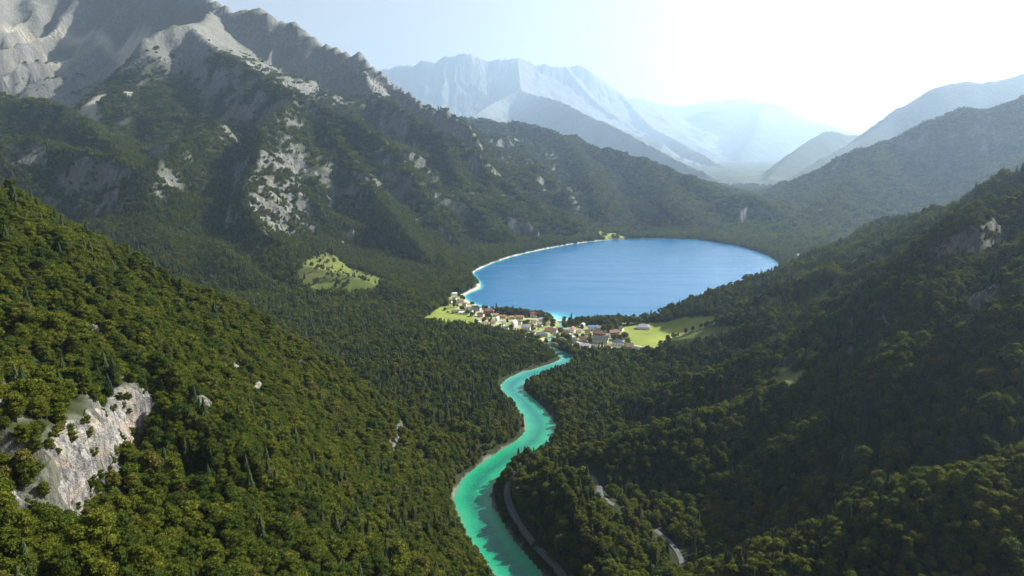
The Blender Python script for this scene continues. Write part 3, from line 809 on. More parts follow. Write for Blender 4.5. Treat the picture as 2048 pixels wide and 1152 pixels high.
HI_B = [mesh_from('broadleaf_crown', *broad_crown(100 + i, 1050, .85, 4.1 + .5 * (i % 3), 10.0 + (i % 2) * 2.2), [LEAF]) for i in range(5)]
HI_C = [mesh_from('conifer_crown', *conifer_crown(200 + i, 19, 13, 1.6, 3.3 + .4 * i), [NEEDLE]) for i in range(3)]
TR_B = mesh_from('broadleaf_trunk', *trunk_mesh(9, .3, 5, 2.5, 3), [BARK], smooth=True)
TR_C = mesh_from('conifer_trunk', *trunk_mesh(13, .26, 0), [BARK], smooth=True)


def joined(name, crown_me, trunk_me):
    vs = [tuple(v.co) for v in crown_me.vertices]; fs = [tuple(p.vertices) for p in crown_me.polygons]; n = len(fs)
    add(vs, fs, [tuple(v.co) for v in trunk_me.vertices], [tuple(p.vertices) for p in trunk_me.polygons])
    return mesh_from(name, vs, fs, [crown_me.materials[0], BARK], [0] * n + [1] * (len(fs) - n))


def clump(seed, con):
    rng = np.random.default_rng(seed); V, F = [], []
    for i in range(6):
        a = i * 2.4 + rng.uniform(-.4, .4); r = 3.2 + 2.6 * math.sqrt(i); s = rng.uniform(.8, 1.25)
        if con and rng.random() < .75: v, f = conifer_crown(seed * 9 + i, 5, 6, 2.6, 3.3, 1, 17)
        else: v, f = broad_crown(seed * 9 + i, 40, 3.2, 5.0, 10, 1.5, 4)
        v = [(p[0] * s + r * math.cos(a), p[1] * s + r * math.sin(a), p[2] * s - 1.5) for p in v]
        add(V, F, v, f)
    return mesh_from('wood_clump', V, F, [NEEDLE if con else LEAF])


srcs = bpy.data.collections.new('tree_kinds')
SRC = []
def src(me):
    o = bpy.data.objects.new('kind_%02d' % len(SRC), me); srcs.objects.link(o); SRC.append(o); return len(SRC) - 1
S_HB = [src(joined('broadleaf', m, TR_B)) for m in HI_B]
S_HC = [src(joined('conifer', m, TR_C)) for m in HI_C]
S_MB = [src(mesh_from('broadleaf_small', *broad_crown(300 + i, 210, 1.9, 4.4, 10, 1.5, 8), [LEAF])) for i in range(4)]
S_MC = [src(mesh_from('conifer_small', *conifer_crown(400 + i, 9, 8, 2.4, 3.7, .6, 14.5), [NEEDLE])) for i in range(2)]
S_FB = [src(clump(500 + i, False)) for i in range(3)]
S_FC = [src(clump(600 + i, True)) for i in range(2)]

ROAD_PX = [
    [(1043, 928), (1032, 945), (1020, 965), (1015, 985), (1018, 1005), (1028, 1030), (1042, 1055), (1060, 1080), (1085, 1108), (1108, 1132), (1130, 1160)],
    [(1155, 938), (1175, 952), (1192, 968), (1198, 985), (1212, 1000), (1228, 1014)],
    [(1310, 1062), (1335, 1082), (1352, 1100), (1362, 1120), (1366, 1145)],
]
def road_line(px):
    return [spot(*p)[:2] for p in px]
ROADS = [[tuple(p) for p in smooth_line(road_line(px), 4)] for px in ROAD_PX]
LANE_PX = [[(1104, 678), (1085, 676), (1062, 672), (1045, 665), (1020, 655), (995, 646), (975, 640), (962, 634), (950, 628)], [(1104, 678), (1130, 682), (1155, 682), (1180, 672), (1190, 660), (1178, 652)], [(1262, 700), (1250, 690), (1228, 698), (1205, 700), (1180, 696), (1155, 682)], [(1262, 690), (1280, 692), (1300, 703)]]
LANES = [[tuple(p) for p in smooth_line([flat(*p, 5.0) for p in px], 4)] for px in LANE_PX]
RDD = np.full(XX.shape, 1e9)
m_ = (YY < 1500) & (np.abs(XX) < 500)
for L in ROADS + LANES:
    RDD[m_] = np.minimum(RDD[m_], polyline_d(XX[m_], YY[m_], L)[0] - (5.5 if L is ROADS[1] or L is ROADS[2] else 0))
# gravel verge and a level bench under each road
verge = (1 - sstep(2.5, 4.5, RDD))
FACE = np.full(XX.shape, 1e9)
for L_, A_, g_ in CL_W:
    P_ = np.array(L_); m2 = (np.abs(XX - P_[:, 0].mean()) < 150) & (np.abs(YY - P_[:, 1].mean()) < 150)
    FACE[m2] = np.minimum(FACE[m2], polyline_d(XX[m2], YY[m2], [tuple(p) for p in L_])[0] - (6.0 if A_ > 20 else 3.5 if A_ > 10 else 2.5))
FOREST_T = (1 - rock) * (1 - np.maximum(np.clip(alpine, 0, 1) * (1 - rock), sstep(.3, .6, MEAD) * (1 - .06 * (MEAD > 0) * (1 - soft(MEADOWS[0], 5)) * (1 - soft(MEADOWS[1], 5))))) * (1 - beach) * (1 - SCREE) * sstep(2.6, 4.2, RDD) * (1 - VILL) * sstep(-.5, 1.5, FACE)

BUSH = patch([(1056, 765), (1075, 748), (1110, 740), (1125, 745), (1100, 775), (1085, 800), (1068, 790)])


def scatter(cell, y0, y1, rng, keepmargin=120):
    xs = np.arange(-1.05 * y1 - keepmargin, 1.05 * y1 + keepmargin, cell); ys = np.arange(y0, y1, cell)
    X, Y = np.meshgrid(xs, ys); X = X.ravel(); Y = Y.ravel()
    X = X + rng.uniform(-.48, .48, X.shape) * cell; Y = Y + rng.uniform(-.48, .48, X.shape) * cell
    m = np.abs(X) < .86 * np.clip(Y, 0, 1e9) + keepmargin
    X, Y = X[m], Y[m]
    fr = bil(FOREST_T, X, Y); dw = bil(DW, X, Y)
    fr = fr * (1 - sstep(4300, 5500, Y) * .9)
    k = (rng.random(X.shape) < fr * 1.05) & (dw > 1.6)
    return X[k], Y[k]


def wood(cell, y0, y1, SB, SCn, smin, smax, seed):
    rng = np.random.default_rng(seed)
    X, Y = scatter(cell, y0, y1, rng)
    Z = hz(X, Y)
    st = fbm(X / 130, Y / 130, 3, 71) + .55 * fbm(X / 30, Y / 30, 2, 72)
    # dark firs in the valley bottom left of the river, fewer on the near left slope
    pc = .22 + .6 * st
    reg = REG[np.clip(np.searchsorted(GY, Y) - 1, 0, NY - 2), np.clip(np.searchsorted(GX, X) - 1, 0, NX - 2)]
    pc = pc + np.where((reg == 0) & (X < 40) & (Y < 1250), .16, 0) + np.where(reg == 3, .04, 0) - np.where((reg == 1) & (Y < 650), .16, 0)
    con = rng.random(X.shape) < pc
    idx = np.where(con, np.array(SCn)[rng.integers(0, len(SCn), X.shape)], np.array(SB)[rng.integers(0, len(SB), X.shape)])
    s = rng.uniform(smin, smax, X.shape) * np.where(con, .92, 1) * (1 - .3 * sstep(480, 680, Z))
    s = s * (1 - .35 * (1 - sstep(3, 14, bil(DW, X, Y)) ) ) * (1 + .3 * fbm(X / 60, Y / 60, 2, 73)) * np.where(rng.random(X.shape) < .12, 1.25, 1)
    return np.stack([X, Y, Z - .3], -1), idx, s, con


P1 = wood(5.1, -40, 900, S_HB, S_HC, .46, 1.02, 1)
P2 = wood(6.3, 900, 2150, S_MB, S_MC, .55, 1.15, 2)
P3 = wood(16.0, 2150, 5600, S_FB, S_FC, .75, 1.25, 3)


def project(P):
    d = P - np.array([0, 0, H]); zc = d[:, 1] * CP - d[:, 2] * SP; yc = d[:, 1] * SP + d[:, 2] * CP
    return 1024 + FPX * d[:, 0] / zc, 576 - FPX * yc / zc, zc


# the trees that show largest become things of their own
def tree(kind, i, loc, s, rz, label, group=None, sz=1.0, col=None):
    e = bpy.data.objects.new('broadleaf_tree' if kind == 'b' else 'conifer_tree', None); e.empty_display_size = 1
    C.objects.link(e); e.location = loc; e.rotation_euler = (0, 0, rz); e.scale = (s, s, s * sz)
    e['label'] = label; e['category'] = 'tree'
    if group: e['group'] = group
    c = bpy.data.objects.new('crown', (HI_B if kind == 'b' else HI_C)[i]); C.objects.link(c); c.parent = e
    t = bpy.data.objects.new('trunk', TR_B if kind == 'b' else TR_C); C.objects.link(t); t.parent = e
    return e


pts, idx, scl, con = P1
px, py, zc = project(pts + np.array([0, 0, 9.0]))
infr = (px > 8) & (px < 2040) & (py > 0) & (py < 1146) & (zc > 20)
take = np.zeros(len(pts), bool)
left = pts[:, 0] < 20
for grp, want, lab, g in ((infr & left & ~con, 100, 'bushy green broadleaf tree, one of the large ones low on the near left hillside', 'broadleaf trees on the near left hillside'),
                          (infr & left & con, 60, 'dark pointed conifer among the broadleaf trees of the near left hillside', 'conifers on the near left hillside'),
                          (infr & ~left & ~con, 45, 'olive broadleaf tree, one of the large ones on the spur at the lower right', 'broadleaf trees on the lower right spur'),
                          (infr & ~left & con, 40, 'dark pointed conifer, one of those on the spur at the lower right', 'conifers on the lower right spur')):
    ii = np.nonzero(grp)[0]; ii = ii[np.argsort(-scl[ii] / zc[ii])][:want]
    take[ii] = True
    for i in ii:
        k = int(idx[i])
        tree('c' if con[i] else 'b', (k - S_HC[0]) if con[i] else k, pts[i], float(scl[i]), random.uniform(0, 6.28), lab, g)

# shrubs and stunted trees on the broken rock
def ledge_shrubs():
    rng = np.random.default_rng(77)
    xs = np.arange(-700, 900, 3.6); ys = np.arange(60, 1000, 3.6); X, Y = np.meshgrid(xs, ys); X = X.ravel() + rng.uniform(-1.7, 1.7, X.size); Y = Y.ravel() + rng.uniform(-1.7, 1.7, Y.size)
    rk = bil(rock, X, Y); fc = bil(FACE, X, Y); stp = bil(SLOPE, X, Y); k = ((rk > .12) | ((stp > .85) & (fc > -1) & (fc < 60))) & (rng.random(X.shape) < .72 - .4 * (fc < 0)) & (bil(DW, X, Y) > 3) & (bil(RDD, X, Y) > 4)
    X, Y = X[k], Y[k]
    a = np.stack([X, Y, hz(X, Y) - .6], -1); i1 = np.array(S_HB)[rng.integers(0, len(S_HB), len(X))]; s1 = rng.uniform(.22, .55, len(X)) + .18 * (fc[k] > 0)
    xs = np.arange(-2600, 600, 13.0); ys = np.arange(1400, 3900, 13.0); X, Y = np.meshgrid(xs, ys); X = X.ravel() + rng.uniform(-6, 6, X.size); Y = Y.ravel() + rng.uniform(-6, 6, Y.size)
    rk = bil(rock, X, Y); Z = hz(X, Y); k = (rk > .2) & (rng.random(X.shape) < .42) & (Z < 690 + 60 * fbm(X / 90, Y / 90, 2, 3)) & (bil(DW, X, Y) > 5) & (fbm(X / 60, Y / 60, 2, 5) > -.12)
    X, Y, Z = X[k], Y[k], Z[k]
    b_ = np.stack([X, Y, Z - .6], -1); i2 = np.array(S_MB + S_MC)[rng.integers(0, len(S_MB) + len(S_MC), len(X))]; s2 = rng.uniform(.35, .85, len(X))
    return np.concatenate([a, b_]), np.concatenate([i1, i2]), np.concatenate([s1, s2])


P4 = ledge_shrubs()
keep = ~take
AP = np.concatenate([pts[keep], P2[0], P3[0], P4[0]]); AI = np.concatenate([idx[keep], P2[1], P3[1], P4[1]]); AS = np.concatenate([scl[keep], P2[2], P3[2], P4[2]])
print('forest points', len(P1[0]), len(P2[0]), len(P3[0]))


def forest_object():
    me = bpy.data.meshes.new('forest'); me.vertices.add(len(AP)); me.vertices.foreach_set('co', AP.astype(np.float32).ravel())
    a = me.attributes.new('kind_index', 'INT', 'POINT'); a.data.foreach_set('value', AI.astype(np.int32))
    a = me.attributes.new('size', 'FLOAT', 'POINT'); a.data.foreach_set('value', AS.astype(np.float32))
    a = me.attributes.new('spin', 'FLOAT', 'POINT'); a.data.foreach_set('value', RNG.uniform(0, 6.28, len(AP)).astype(np.float32))
    o = bpy.data.objects.new('forest', me); C.objects.link(o)
    ng = bpy.data.node_groups.new('forest_growth', 'GeometryNodeTree')
    ng.interface.new_socket('Geometry', in_out='INPUT', socket_type='NodeSocketGeometry'); ng.interface.new_socket('Geometry', in_out='OUTPUT', socket_type='NodeSocketGeometry')
    N = ng.nodes.new; gi, go = N('NodeGroupInput'), N('NodeGroupOutput')
    ip = N('GeometryNodeInstanceOnPoints'); ci = N('GeometryNodeCollectionInfo'); ci.inputs[0].default_value = srcs
    ci.inputs['Separate Children'].default_value = True; ci.inputs['Reset Children'].default_value = True
    def attr(n, t):
        x = N('GeometryNodeInputNamedAttribute'); x.data_type = t; x.inputs['Name'].default_value = n; return x.outputs['Attribute']
    L = ng.links.new
    L(gi.outputs[0], ip.inputs['Points']); L(ci.outputs[0], ip.inputs['Instance']); ip.inputs['Pick Instance'].default_value = True
    L(attr('kind_index', 'INT'), ip.inputs['Instance Index'])
    cx = N('ShaderNodeCombineXYZ'); L(attr('spin', 'FLOAT'), cx.inputs[2])
    try:
        er = N('FunctionNodeEulerToRotation'); L(cx.outputs[0], er.inputs[0]); L(er.outputs[0], ip.inputs['Rotation'])
    except Exception:
        L(cx.outputs[0], ip.inputs['Rotation'])
    sx = N('ShaderNodeCombineXYZ'); a = attr('size', 'FLOAT')
    for k in range(3): L(a, sx.inputs[k])
    L(sx.outputs[0], ip.inputs['Scale']); L(ip.outputs[0], go.inputs[0])
    md = o.modifiers.new('growth', 'NODES'); md.node_group = ng
    o['kind'] = 'stuff'; o['label'] = 'dense mixed forest covering the hillsides and the valley floor'
    o['category'] = 'forest'


# ------------------------------------------------------------------ roads
def ribbon(name, line, width, mat, label, lift=.25, step=2.0):
    pts = [np.array(p[:2]) for p in line]
    # resample
    out = [pts[0]]
    for a, b_ in zip(pts[:-1], pts[1:]):
        n = max(1, int(np.hypot(*(b_ - a)) / step))
        for k in range(1, n + 1): out.append(a + (b_ - a) * k / n)
    P = np.array(out); T = np.gradient(P, axis=0); T /= np.linalg.norm(T, axis=1, keepdims=True) + 1e-9
    Nn = np.stack([-T[:, 1], T[:, 0]], 1)
    zc = np.max([hz(*(P + Nn * o).T) for o in (-width * .5, 0, width * .5)], axis=0)
    kz = np.ones(9) / 9; zc = np.convolve(np.pad(zc, 4, 'edge'), kz, 'valid') + lift
    zc = np.maximum(zc, np.max([hz(*(P + Nn * o).T) for o in (-width * .5, 0, width * .5)], axis=0) + .12)
    V, F = [], []
    offs = (-width / 2 - 1.2, -width / 2, 0, width / 2, width / 2 + 1.2); dz = (-1.6, 0, .06, 0, -1.6)
    for i in range(len(P)):
        for o, q in zip(offs, dz):
            p = P[i] + Nn[i] * o; V.append((p[0], p[1], zc[i] + q))
    for i in range(len(P) - 1):
        for j in range(4):
            a = i * 5 + j; F.append((a, a + 5, a + 6, a + 1))
    me = mesh_from(name, V, F, [mat])
    o = bpy.data.objects.new(name, me); C.objects.link(o); o['kind'] = 'structure'; o['label'] = label
    return o


ASPHALT = plain('worn_asphalt', (.08, .08, .086), .9, .2, .2, .25)
GRAVEL = plain('pale_gravel', (.42, .39, .34), .95, .1, .2, .3)
ribbon('road', ROADS[0], 4.2, ASPHALT, 'narrow grey road running along the right bank of the river')
ribbon('road', ROADS[1], 3.8, ASPHALT, 'upper road crossing the dark slope right of the river road')
ribbon('road', ROADS[2], 3.8, ASPHALT, 'road bending down through the dark hollow at the lower right')
ribbon('path', LANES[0], 3.6, GRAVEL, 'pale lane through the left half of the village', .15)
ribbon('path', LANES[1], 3.6, GRAVEL, 'pale lane through the middle of the village', .15)
ribbon('path', LANES[2], 3.2, GRAVEL, 'pale lane below the lowest houses of the village', .15)
ribbon('path', LANES[3], 3.0, GRAVEL, 'pale track along the corner of the right meadow', .15)

# ------------------------------------------------------------------ houses
COLS = {'white': (.78, .76, .72), 'cream': (.70, .64, .50), 'peach': (.66, .46, .34), 'lilac': (.60, .56, .68), 'grey': (.50, .49, .47), 'wood': (.20, .13, .08), 'yellow': (.66, .58, .34)}
ROOFS = {'red': (.24, .065, .05), 'orange': (.30, .15, .09), 'brown': (.14, .085, .06), 'maroon': (.13, .045, .05), 'dark': (.035, .036, .042), 'grey': (.15, .15, .16), 'pale': (.46, .44, .42), 'lavender': (.22, .20, .29),
         'blue': (.10, .22, .42), 'navy': (.035, .045, .085), 'slate': (.08, .09, .11), 'redbrown': (.17, .085, .062), 'green': (.05, .07, .055)}
WM = {k: plain('render_' + k, v, .9, .1, .10, .4) for k, v in COLS.items()}
RM = {k: plain('tiles_' + k, v, .75, .3, .28, 1.3) for k, v in ROOFS.items()}
GLASS = plain('window_glass', (.03, .035, .045), .15, .6, .1); FRAME = plain('window_frames', (.55, .50, .44), .6, .3, .1)
WOODM = plain('door_wood', (.12, .07, .04), .7, .3, .2); STONE = plain('chimney_stone', (.38, .34, .30), .9, .1, .2)


def box(V, F, x0, x1, y0, y1, z0, z1):
    o = len(V); V += [(x, y, z) for z in (z0, z1) for y in (y0, y1) for x in (x0, x1)]
    F += [tuple(i + o for i in q) for q in ((0, 2, 3, 1), (4, 5, 7, 6), (0, 1, 5, 4), (2, 6, 7, 3), (0, 4, 6, 2), (1, 3, 7, 5))]


def child(name, me, parent, loc=(0, 0, 0), rz=0):
    o = bpy.data.objects.new(name, me); C.objects.link(o); o.parent = parent; o.location = loc; o.rotation_euler = (0, 0, rz); return o


V, F = [], []; box(V, F, -.6, .6, -.05, .10, -.75, .75); n1 = len(F); box(V, F, -.48, .48, -.02, .13, -.63, .63)
WIN_ME = mesh_from('window', V, F, [FRAME, GLASS], [0] * n1 + [1] * (len(F) - n1))
V, F = [], []; box(V, F, -.65, .65, -.05, .12, 0, 2.2); DOOR_ME = mesh_from('door', V, F, [WOODM])
V, F = [], []; box(V, F, -.4, .4, -.4, .4, -1.6, .9); box(V, F, -.5, .5, -.5, .5, .9, 1.1); CHIM_ME = mesh_from('chimney', V, F, [STONE])


def house(px, py, wpx, style, wall, roof, rz, label, deep=.62, hgt=5.0, cat='house', nwin=True, name='house', group='houses of the village between the lake and the river'):
    x, y = flat(px, py, 5.0) if py > 560 else spot(px, py)[:2]
    t = math.sqrt(x * x + y * y + (H - 5) ** 2)
    W = wpx * t / FPX * (.82 if wpx > 8 else 1); D = W * deep
    if W < D: W, D = D, W
    z = float(min(hz(x + a, y + b_) for a in (-W / 2.5, W / 2.5) for b_ in (-D / 2.5, D / 2.5)))
    e = bpy.data.objects.new(name, None); C.objects.link(e); e.location = (x, y, z); e.rotation_euler = (0, 0, R(rz))
    e['label'] = label; e['category'] = cat
    if group: e['group'] = group
    w, d = W / 2, D / 2; ov = .7
    pitch = {'gable': .62, 'hip': .55, 'flat': .08, 'steep': .95, 'half': .62}[style]
    rise = d * pitch
    V, F = [], []
    box(V, F, -w, w, -d, d, -2.0, hgt)
    if style in ('gable', 'steep', 'half'):
        o = len(V); rr = rise - .02
        for s in (-w, w): V += [(s, -d, hgt), (s, d, hgt), (s, 0, hgt + rr)]
        F += [(o, o + 1, o + 2), (o + 3, o + 5, o + 4)]
    child('wall', mesh_from('wall', V, F, [WM[wall]]), e)
    V, F = [], []; th = .35
    ew, ed = w + ov, d + ov; ez = hgt - ov * pitch
    def slab(a, b_, c, d_):
        o = len(V); V.extend([a, b_, c, d_]); V.extend([(p[0], p[1], p[2] + th) for p in (a, b_, c, d_)])
        F.extend([(o + 3, o + 2, o + 1, o), (o + 4, o + 5, o + 6, o + 7), (o, o + 1, o + 5, o + 4), (o + 1, o + 2, o + 6, o + 5), (o + 2, o + 3, o + 7, o + 6), (o + 3, o, o + 4, o + 7)])
    top = hgt + rise
    if style in ('gable', 'steep'):
        slab((-ew, -ed, ez), (ew, -ed, ez), (ew, 0, top), (-ew, 0, top)); slab((ew, ed, ez), (-ew, ed, ez), (-ew, 0, top), (ew, 0, top))
    elif style == 'half':
        c = ew - d * .35; zz = top - d * .3
        slab((-ew, -ed, ez), (ew, -ed, ez), (c, 0, top), (-c, 0, top)); slab((ew, ed, ez), (-ew, ed, ez), (-c, 0, top), (c, 0, top))
        slab((ew, -ed * .45, hgt + rise * .5), (ew, ed * .45, hgt + rise * .5), (c, .05, top), (c, -.05, top)); slab((-ew, ed * .45, hgt + rise * .5), (-ew, -ed * .45, hgt + rise * .5), (-c, -.05, top), (-c, .05, top))
    elif style == 'hip':
        c = max(w - d * .8, .3)
        slab((-ew, -ed, ez), (ew, -ed, ez), (c, 0, top), (-c, 0, top)); slab((ew, ed, ez), (-ew, ed, ez), (-c, 0, top), (c, 0, top))
        slab((ew, -ed, ez), (ew, ed, ez), (c, .05, top), (c, -.05, top)); slab((-ew, ed, ez), (-ew, -ed, ez), (-c, -.05, top), (-c, .05, top))
    else:
        slab((-ew, -ed, hgt), (ew, -ed, hgt), (ew, ed, hgt + .5), (-ew, ed, hgt + .5))
    rf = child('roof', mesh_from('roof', V, F, [RM[roof]]), e)
    if style != 'flat' and cat == 'house': child('chimney', CHIM_ME, rf, (w * .35, d * .3, hgt + rise * .85))
    if nwin:
        n = max(2, int(W / 4))
        for side, rot in ((-1, 0), (1, math.pi)):
            for k in range(n):
                xx = (k + .5) / n * 2 * w - w
                for zz in ((1.6, 4.0) if hgt > 4.6 and cat == 'house' else (1.8,)):
                    if side == -1 and zz < 2 and k == n // 2: continue
                    child('window', WIN_ME, e, (xx, side * (d + .0), zz), math.pi if rot == 0 else 0)
        for side, rot in ((-1, math.pi / 2), (1, -math.pi / 2)):
            child('window', WIN_ME, e, (side * w, 0, 4.0 if hgt > 4.6 else 1.8), rot)
        child('door', DOOR_ME, e, ((n // 2 + .5) / n * 2 * w - w, -d, 0), math.pi)
    return e


HOUSES = [
    (858, 611, 13, 'gable', 'lilac', 'lavender', 8, 'lavender roofed barn alone among the trees left of the left meadow', .5, 3.6, 'barn'),
    (909, 588, 11, 'gable', 'white', 'pale', 20, 'small pale roofed white house highest up behind the beach', .6, 4.5),
    (909, 597, 9, 'gable', 'white', 'grey', -15, 'small white house just below the highest one behind the beach', .6, 4.2),
    (921, 604, 13, 'gable', 'lilac', 'brown', 30, 'brown roofed house at the left end of the lakeside row', .6, 5),
    (929, 610, 10, 'gable', 'peach', 'orange', -20, 'small pinkish house behind the brown roofed one near the left beach', .6, 4.5),
    (937, 615, 10, 'gable', 'white', 'pale', 15, 'small white house with pale roof beside the big dark hipped roof', .6, 4.5),
    (942, 623, 9, 'gable', 'white', 'grey', -30, 'tiny white house directly in front of the dark hipped roof', .7, 4),
    (910, 625, 13, 'steep', 'wood', 'green', 25, 'dark green roofed barn on the top edge of the left meadow', .7, 3.0, 'barn'),
    (924, 627, 14, 'flat', 'white', 'pale', -8, 'long low white roofed shed beside the left meadow', .5, 3.4, 'shed'),
    (952, 618, 23, 'hip', 'grey', 'dark', -12, 'large house with a dark grey hipped roof next to the beach', .7, 5.4),
    (977, 624, 21, 'half', 'wood', 'maroon', 14, 'large house with a dark maroon roof at the lake edge', .7, 5.4),
    (962, 632, 15, 'gable', 'peach', 'brown', -25, 'peach walled house with brown roof behind the maroon roofed one', .65, 5),
    (956, 646, 15, 'flat', 'cream', 'pale', -14, 'pale flat roofed barn at the right end of the left meadow', .45, 3.8, 'barn'),
    (972, 652, 13, 'gable', 'wood', 'brown', 35, 'dark wooden house right of the pale flat roofed barn', .65, 4.4),
    (991, 631, 13, 'gable', 'cream', 'orange', 10, 'small orange roofed house first in the row behind the sandy beach', .5, 4),
    (1006, 634, 15, 'gable', 'peach', 'orange', -6, 'peach coloured house second in the row behind the sandy beach', .45, 4),
    (1023, 636, 13, 'gable', 'peach', 'orange', 12, 'peach coloured house third in the row behind the sandy beach', .5, 4),
    (1040, 636, 19, 'gable', 'peach', 'orange', -10, 'long peach coloured house left of the bright red roof', .5, 4.4),
    (994, 640, 10, 'steep', 'white', 'pale', 70, 'white gabled cottage behind the orange roofed row', .7, 4.5),
    (1008, 648, 9, 'gable', 'white', 'grey', 40, 'small white cottage between dark trees left of the village middle', .7, 4.5),
    (1028, 650, 15, 'steep', 'white', 'pale', 62, 'tall white gabled house with pale roof in the village middle', .75, 5.5),
    (1064, 631, 24, 'half', 'white', 'red', -16, 'large house with a bright red roof on the lake edge', .65, 5.4),
    (1082, 640, 11, 'gable', 'white', 'lavender', 20, 'small white house just right of the large red roof', .6, 4.5),
    (1080, 650, 12, 'gable', 'white', 'pale', -25, 'white house with pale roof behind the village waterfront trees', .6, 5),
    (1052, 658, 21, 'gable', 'white', 'lavender', -8, 'white house with a lavender roof in the village middle', .65, 5.6),
    (1102, 660, 28, 'gable', 'white', 'redbrown', -12, 'long white house with a wide red brown roof in the village middle', .5, 5.6),
    (1084, 669, 25, 'hip', 'grey', 'slate', 6, 'wide house with a glossy slate hipped roof above the river bend', .6, 5),
    (1020, 672, 12, 'gable', 'white', 'pale', -30, 'white house at the wood edge left of the river head', .6, 4.5),
    (1046, 679, 17, 'gable', 'white', 'lavender', 12, 'low white house beside the head of the river', .6, 4.5),
    (1110, 668, 13, 'gable', 'white', 'dark', 25, 'white house with dark roof right below the wide red brown roof', .65, 5),
    (1132, 661, 14, 'gable', 'white', 'pale', -18, 'white house with pale roof left of the coral red roof', .55, 4.5),
    (1145, 662, 15, 'steep', 'white', 'red', 68, 'white gabled house with a coral red roof right of the village middle', .8, 5.2),
    (1165, 652, 10, 'gable', 'white', 'pale', 50, 'small greyish white house between the coral red and the blue roof', .8, 5),
    (1184, 658, 18, 'gable', 'white', 'blue', -8, 'white house with a light blue roof', .6, 5.6),
    (1198, 659, 14, 'gable', 'grey', 'grey', 6, 'grey white house close against the blue roofed one', .65, 5.4),
    (1199, 670, 30, 'gable', 'wood', 'redbrown', -22, 'long dusty brown roofed house behind the blue roofed one', .42, 4.8),
    (1227, 668, 25, 'half', 'wood', 'brown', 18, 'wide dark brown roofed house at the meadow edge', .6, 5),
    (1240, 659, 16, 'gable', 'white', 'grey', -35, 'grey roofed white house nearest the right meadow', .6, 4.8),
    (1242, 673, 11, 'gable', 'peach', 'orange', 10, 'small peach coloured annexe between two big roofs at the meadow edge', .6, 4),
    (1147, 676, 9, 'gable', 'cream', 'pale', 15, 'small cream cottage behind the bushes by the river', .7, 4),
    (1168, 680, 20, 'gable', 'peach', 'brown', -20, 'peach walled house with a mottled brown roof above the lilac one', .6, 4.8),
    (1201, 683, 36, 'gable', 'grey', 'green', -14, 'largest house of the village with a dark grey green roof', .6, 5.8),
    (1235, 688, 25, 'hip', 'white', 'navy', -4, 'house with a navy blue hipped roof at the lower meadow corner', .6, 5.2),
    (1234, 698, 21, 'gable', 'grey', 'grey', -4, 'grey house just below the navy blue hipped roof', .5, 4),
    (1168, 694, 22, 'gable', 'white', 'lavender', 8, 'white and lilac house at the lower edge of the village', .6, 5),
    (1191, 696, 19, 'gable', 'grey', 'grey', -18, 'grey roofed house right of the white and lilac one', .6, 4.8),
    (1185, 706, 12, 'gable', 'white', 'pale', 30, 'white cottage lowest of all at the wood edge', .65, 4.5),
    (1258, 694, 18, 'steep', 'wood', 'brown', 8, 'dark brown steep roofed barn at the lower meadow corner', .8, 3, 'barn'),
    (1271, 700, 14, 'gable', 'grey', 'grey', -28, 'grey house between the dark barn and the last white house', .6, 4.4),
    (1286, 701, 15, 'gable', 'white', 'dark', 12, 'white house with dark roof last on the right of the village', .6, 4.6),
    (1136, 668, 10, 'gable', 'white', 'brown', -25, 'small white house with brown roof just below the coral red one', .7, 4.5),
    (1157, 665, 10, 'gable', 'cream', 'slate', 30, 'small cream house with slate roof right of the coral red one', .7, 4.5),
    (1175, 668, 11, 'gable', 'white', 'brown', -12, 'white house with brown roof just below the light blue roof', .65, 4.5),
    (1067, 645, 11, 'gable', 'white', 'brown', 15, 'white house with brown roof below the large bright red roof', .65, 4.6),
    (1040, 647, 10, 'gable', 'cream', 'slate', -30, 'small cream house with slate roof left of the lavender roofed one', .7, 4.5),
    (1096, 648, 10, 'gable', 'white', 'brown', 40, 'small white house with brown roof last before the lake outlet', .7, 4.5),
    (1066, 668, 11, 'gable', 'white', 'redbrown', -20, 'white house with red brown roof behind the slate hipped roof', .65, 4.6),
    (1034, 663, 11, 'gable', 'grey', 'brown', 25, 'grey house with brown roof below the left middle of the village', .65, 4.4),
    (1013, 658, 10, 'gable', 'white', 'slate', -10, 'small white house with slate roof at the wood edge left of the middle', .65, 4.4),
    (986, 647, 11, 'gable', 'cream', 'brown', 30, 'cream house with brown roof below the sandy beach row', .65, 4.4),
    (1215, 674, 11, 'gable', 'white', 'slate', 30, 'small white house squeezed between the two biggest roofs', .65, 4.6),
    (1217, 693, 12, 'gable', 'cream', 'redbrown', 28, 'cream house with red brown roof left of the navy blue hipped roof', .65, 4.6),
    (1206, 702, 10, 'gable', 'white', 'brown', -15, 'small white house with brown roof at the lower wood edge', .65, 4.4),
    (1250, 703, 10, 'gable', 'grey', 'slate', 20, 'small grey house below the dark brown steep barn', .65, 4.4),
    (1150, 684, 10, 'gable', 'white', 'slate', -20, 'white house with slate roof up left of the lilac one', .65, 4.4),
    (932, 618, 9, 'gable', 'grey', 'brown', 35, 'tiny grey house with brown roof left of the dark hipped roof', .7, 4.2),
    (900, 604, 8, 'gable', 'cream', 'brown', -20, 'tiny cream house beside the drive above the left meadow', .7, 4.2),
    (1286, 656, 29, 'hip', 'white', 'lavender', -6, 'farmhouse with a big lavender grey hipped roof alone on the right meadow', .6, 4.6),
]
for h_ in HOUSES: house(*h_, **({'name': 'barn'} if len(h_) > 10 and h_[10] == 'barn' else {'name': 'shed'} if len(h_) > 10 and h_[10] == 'shed' else {}))

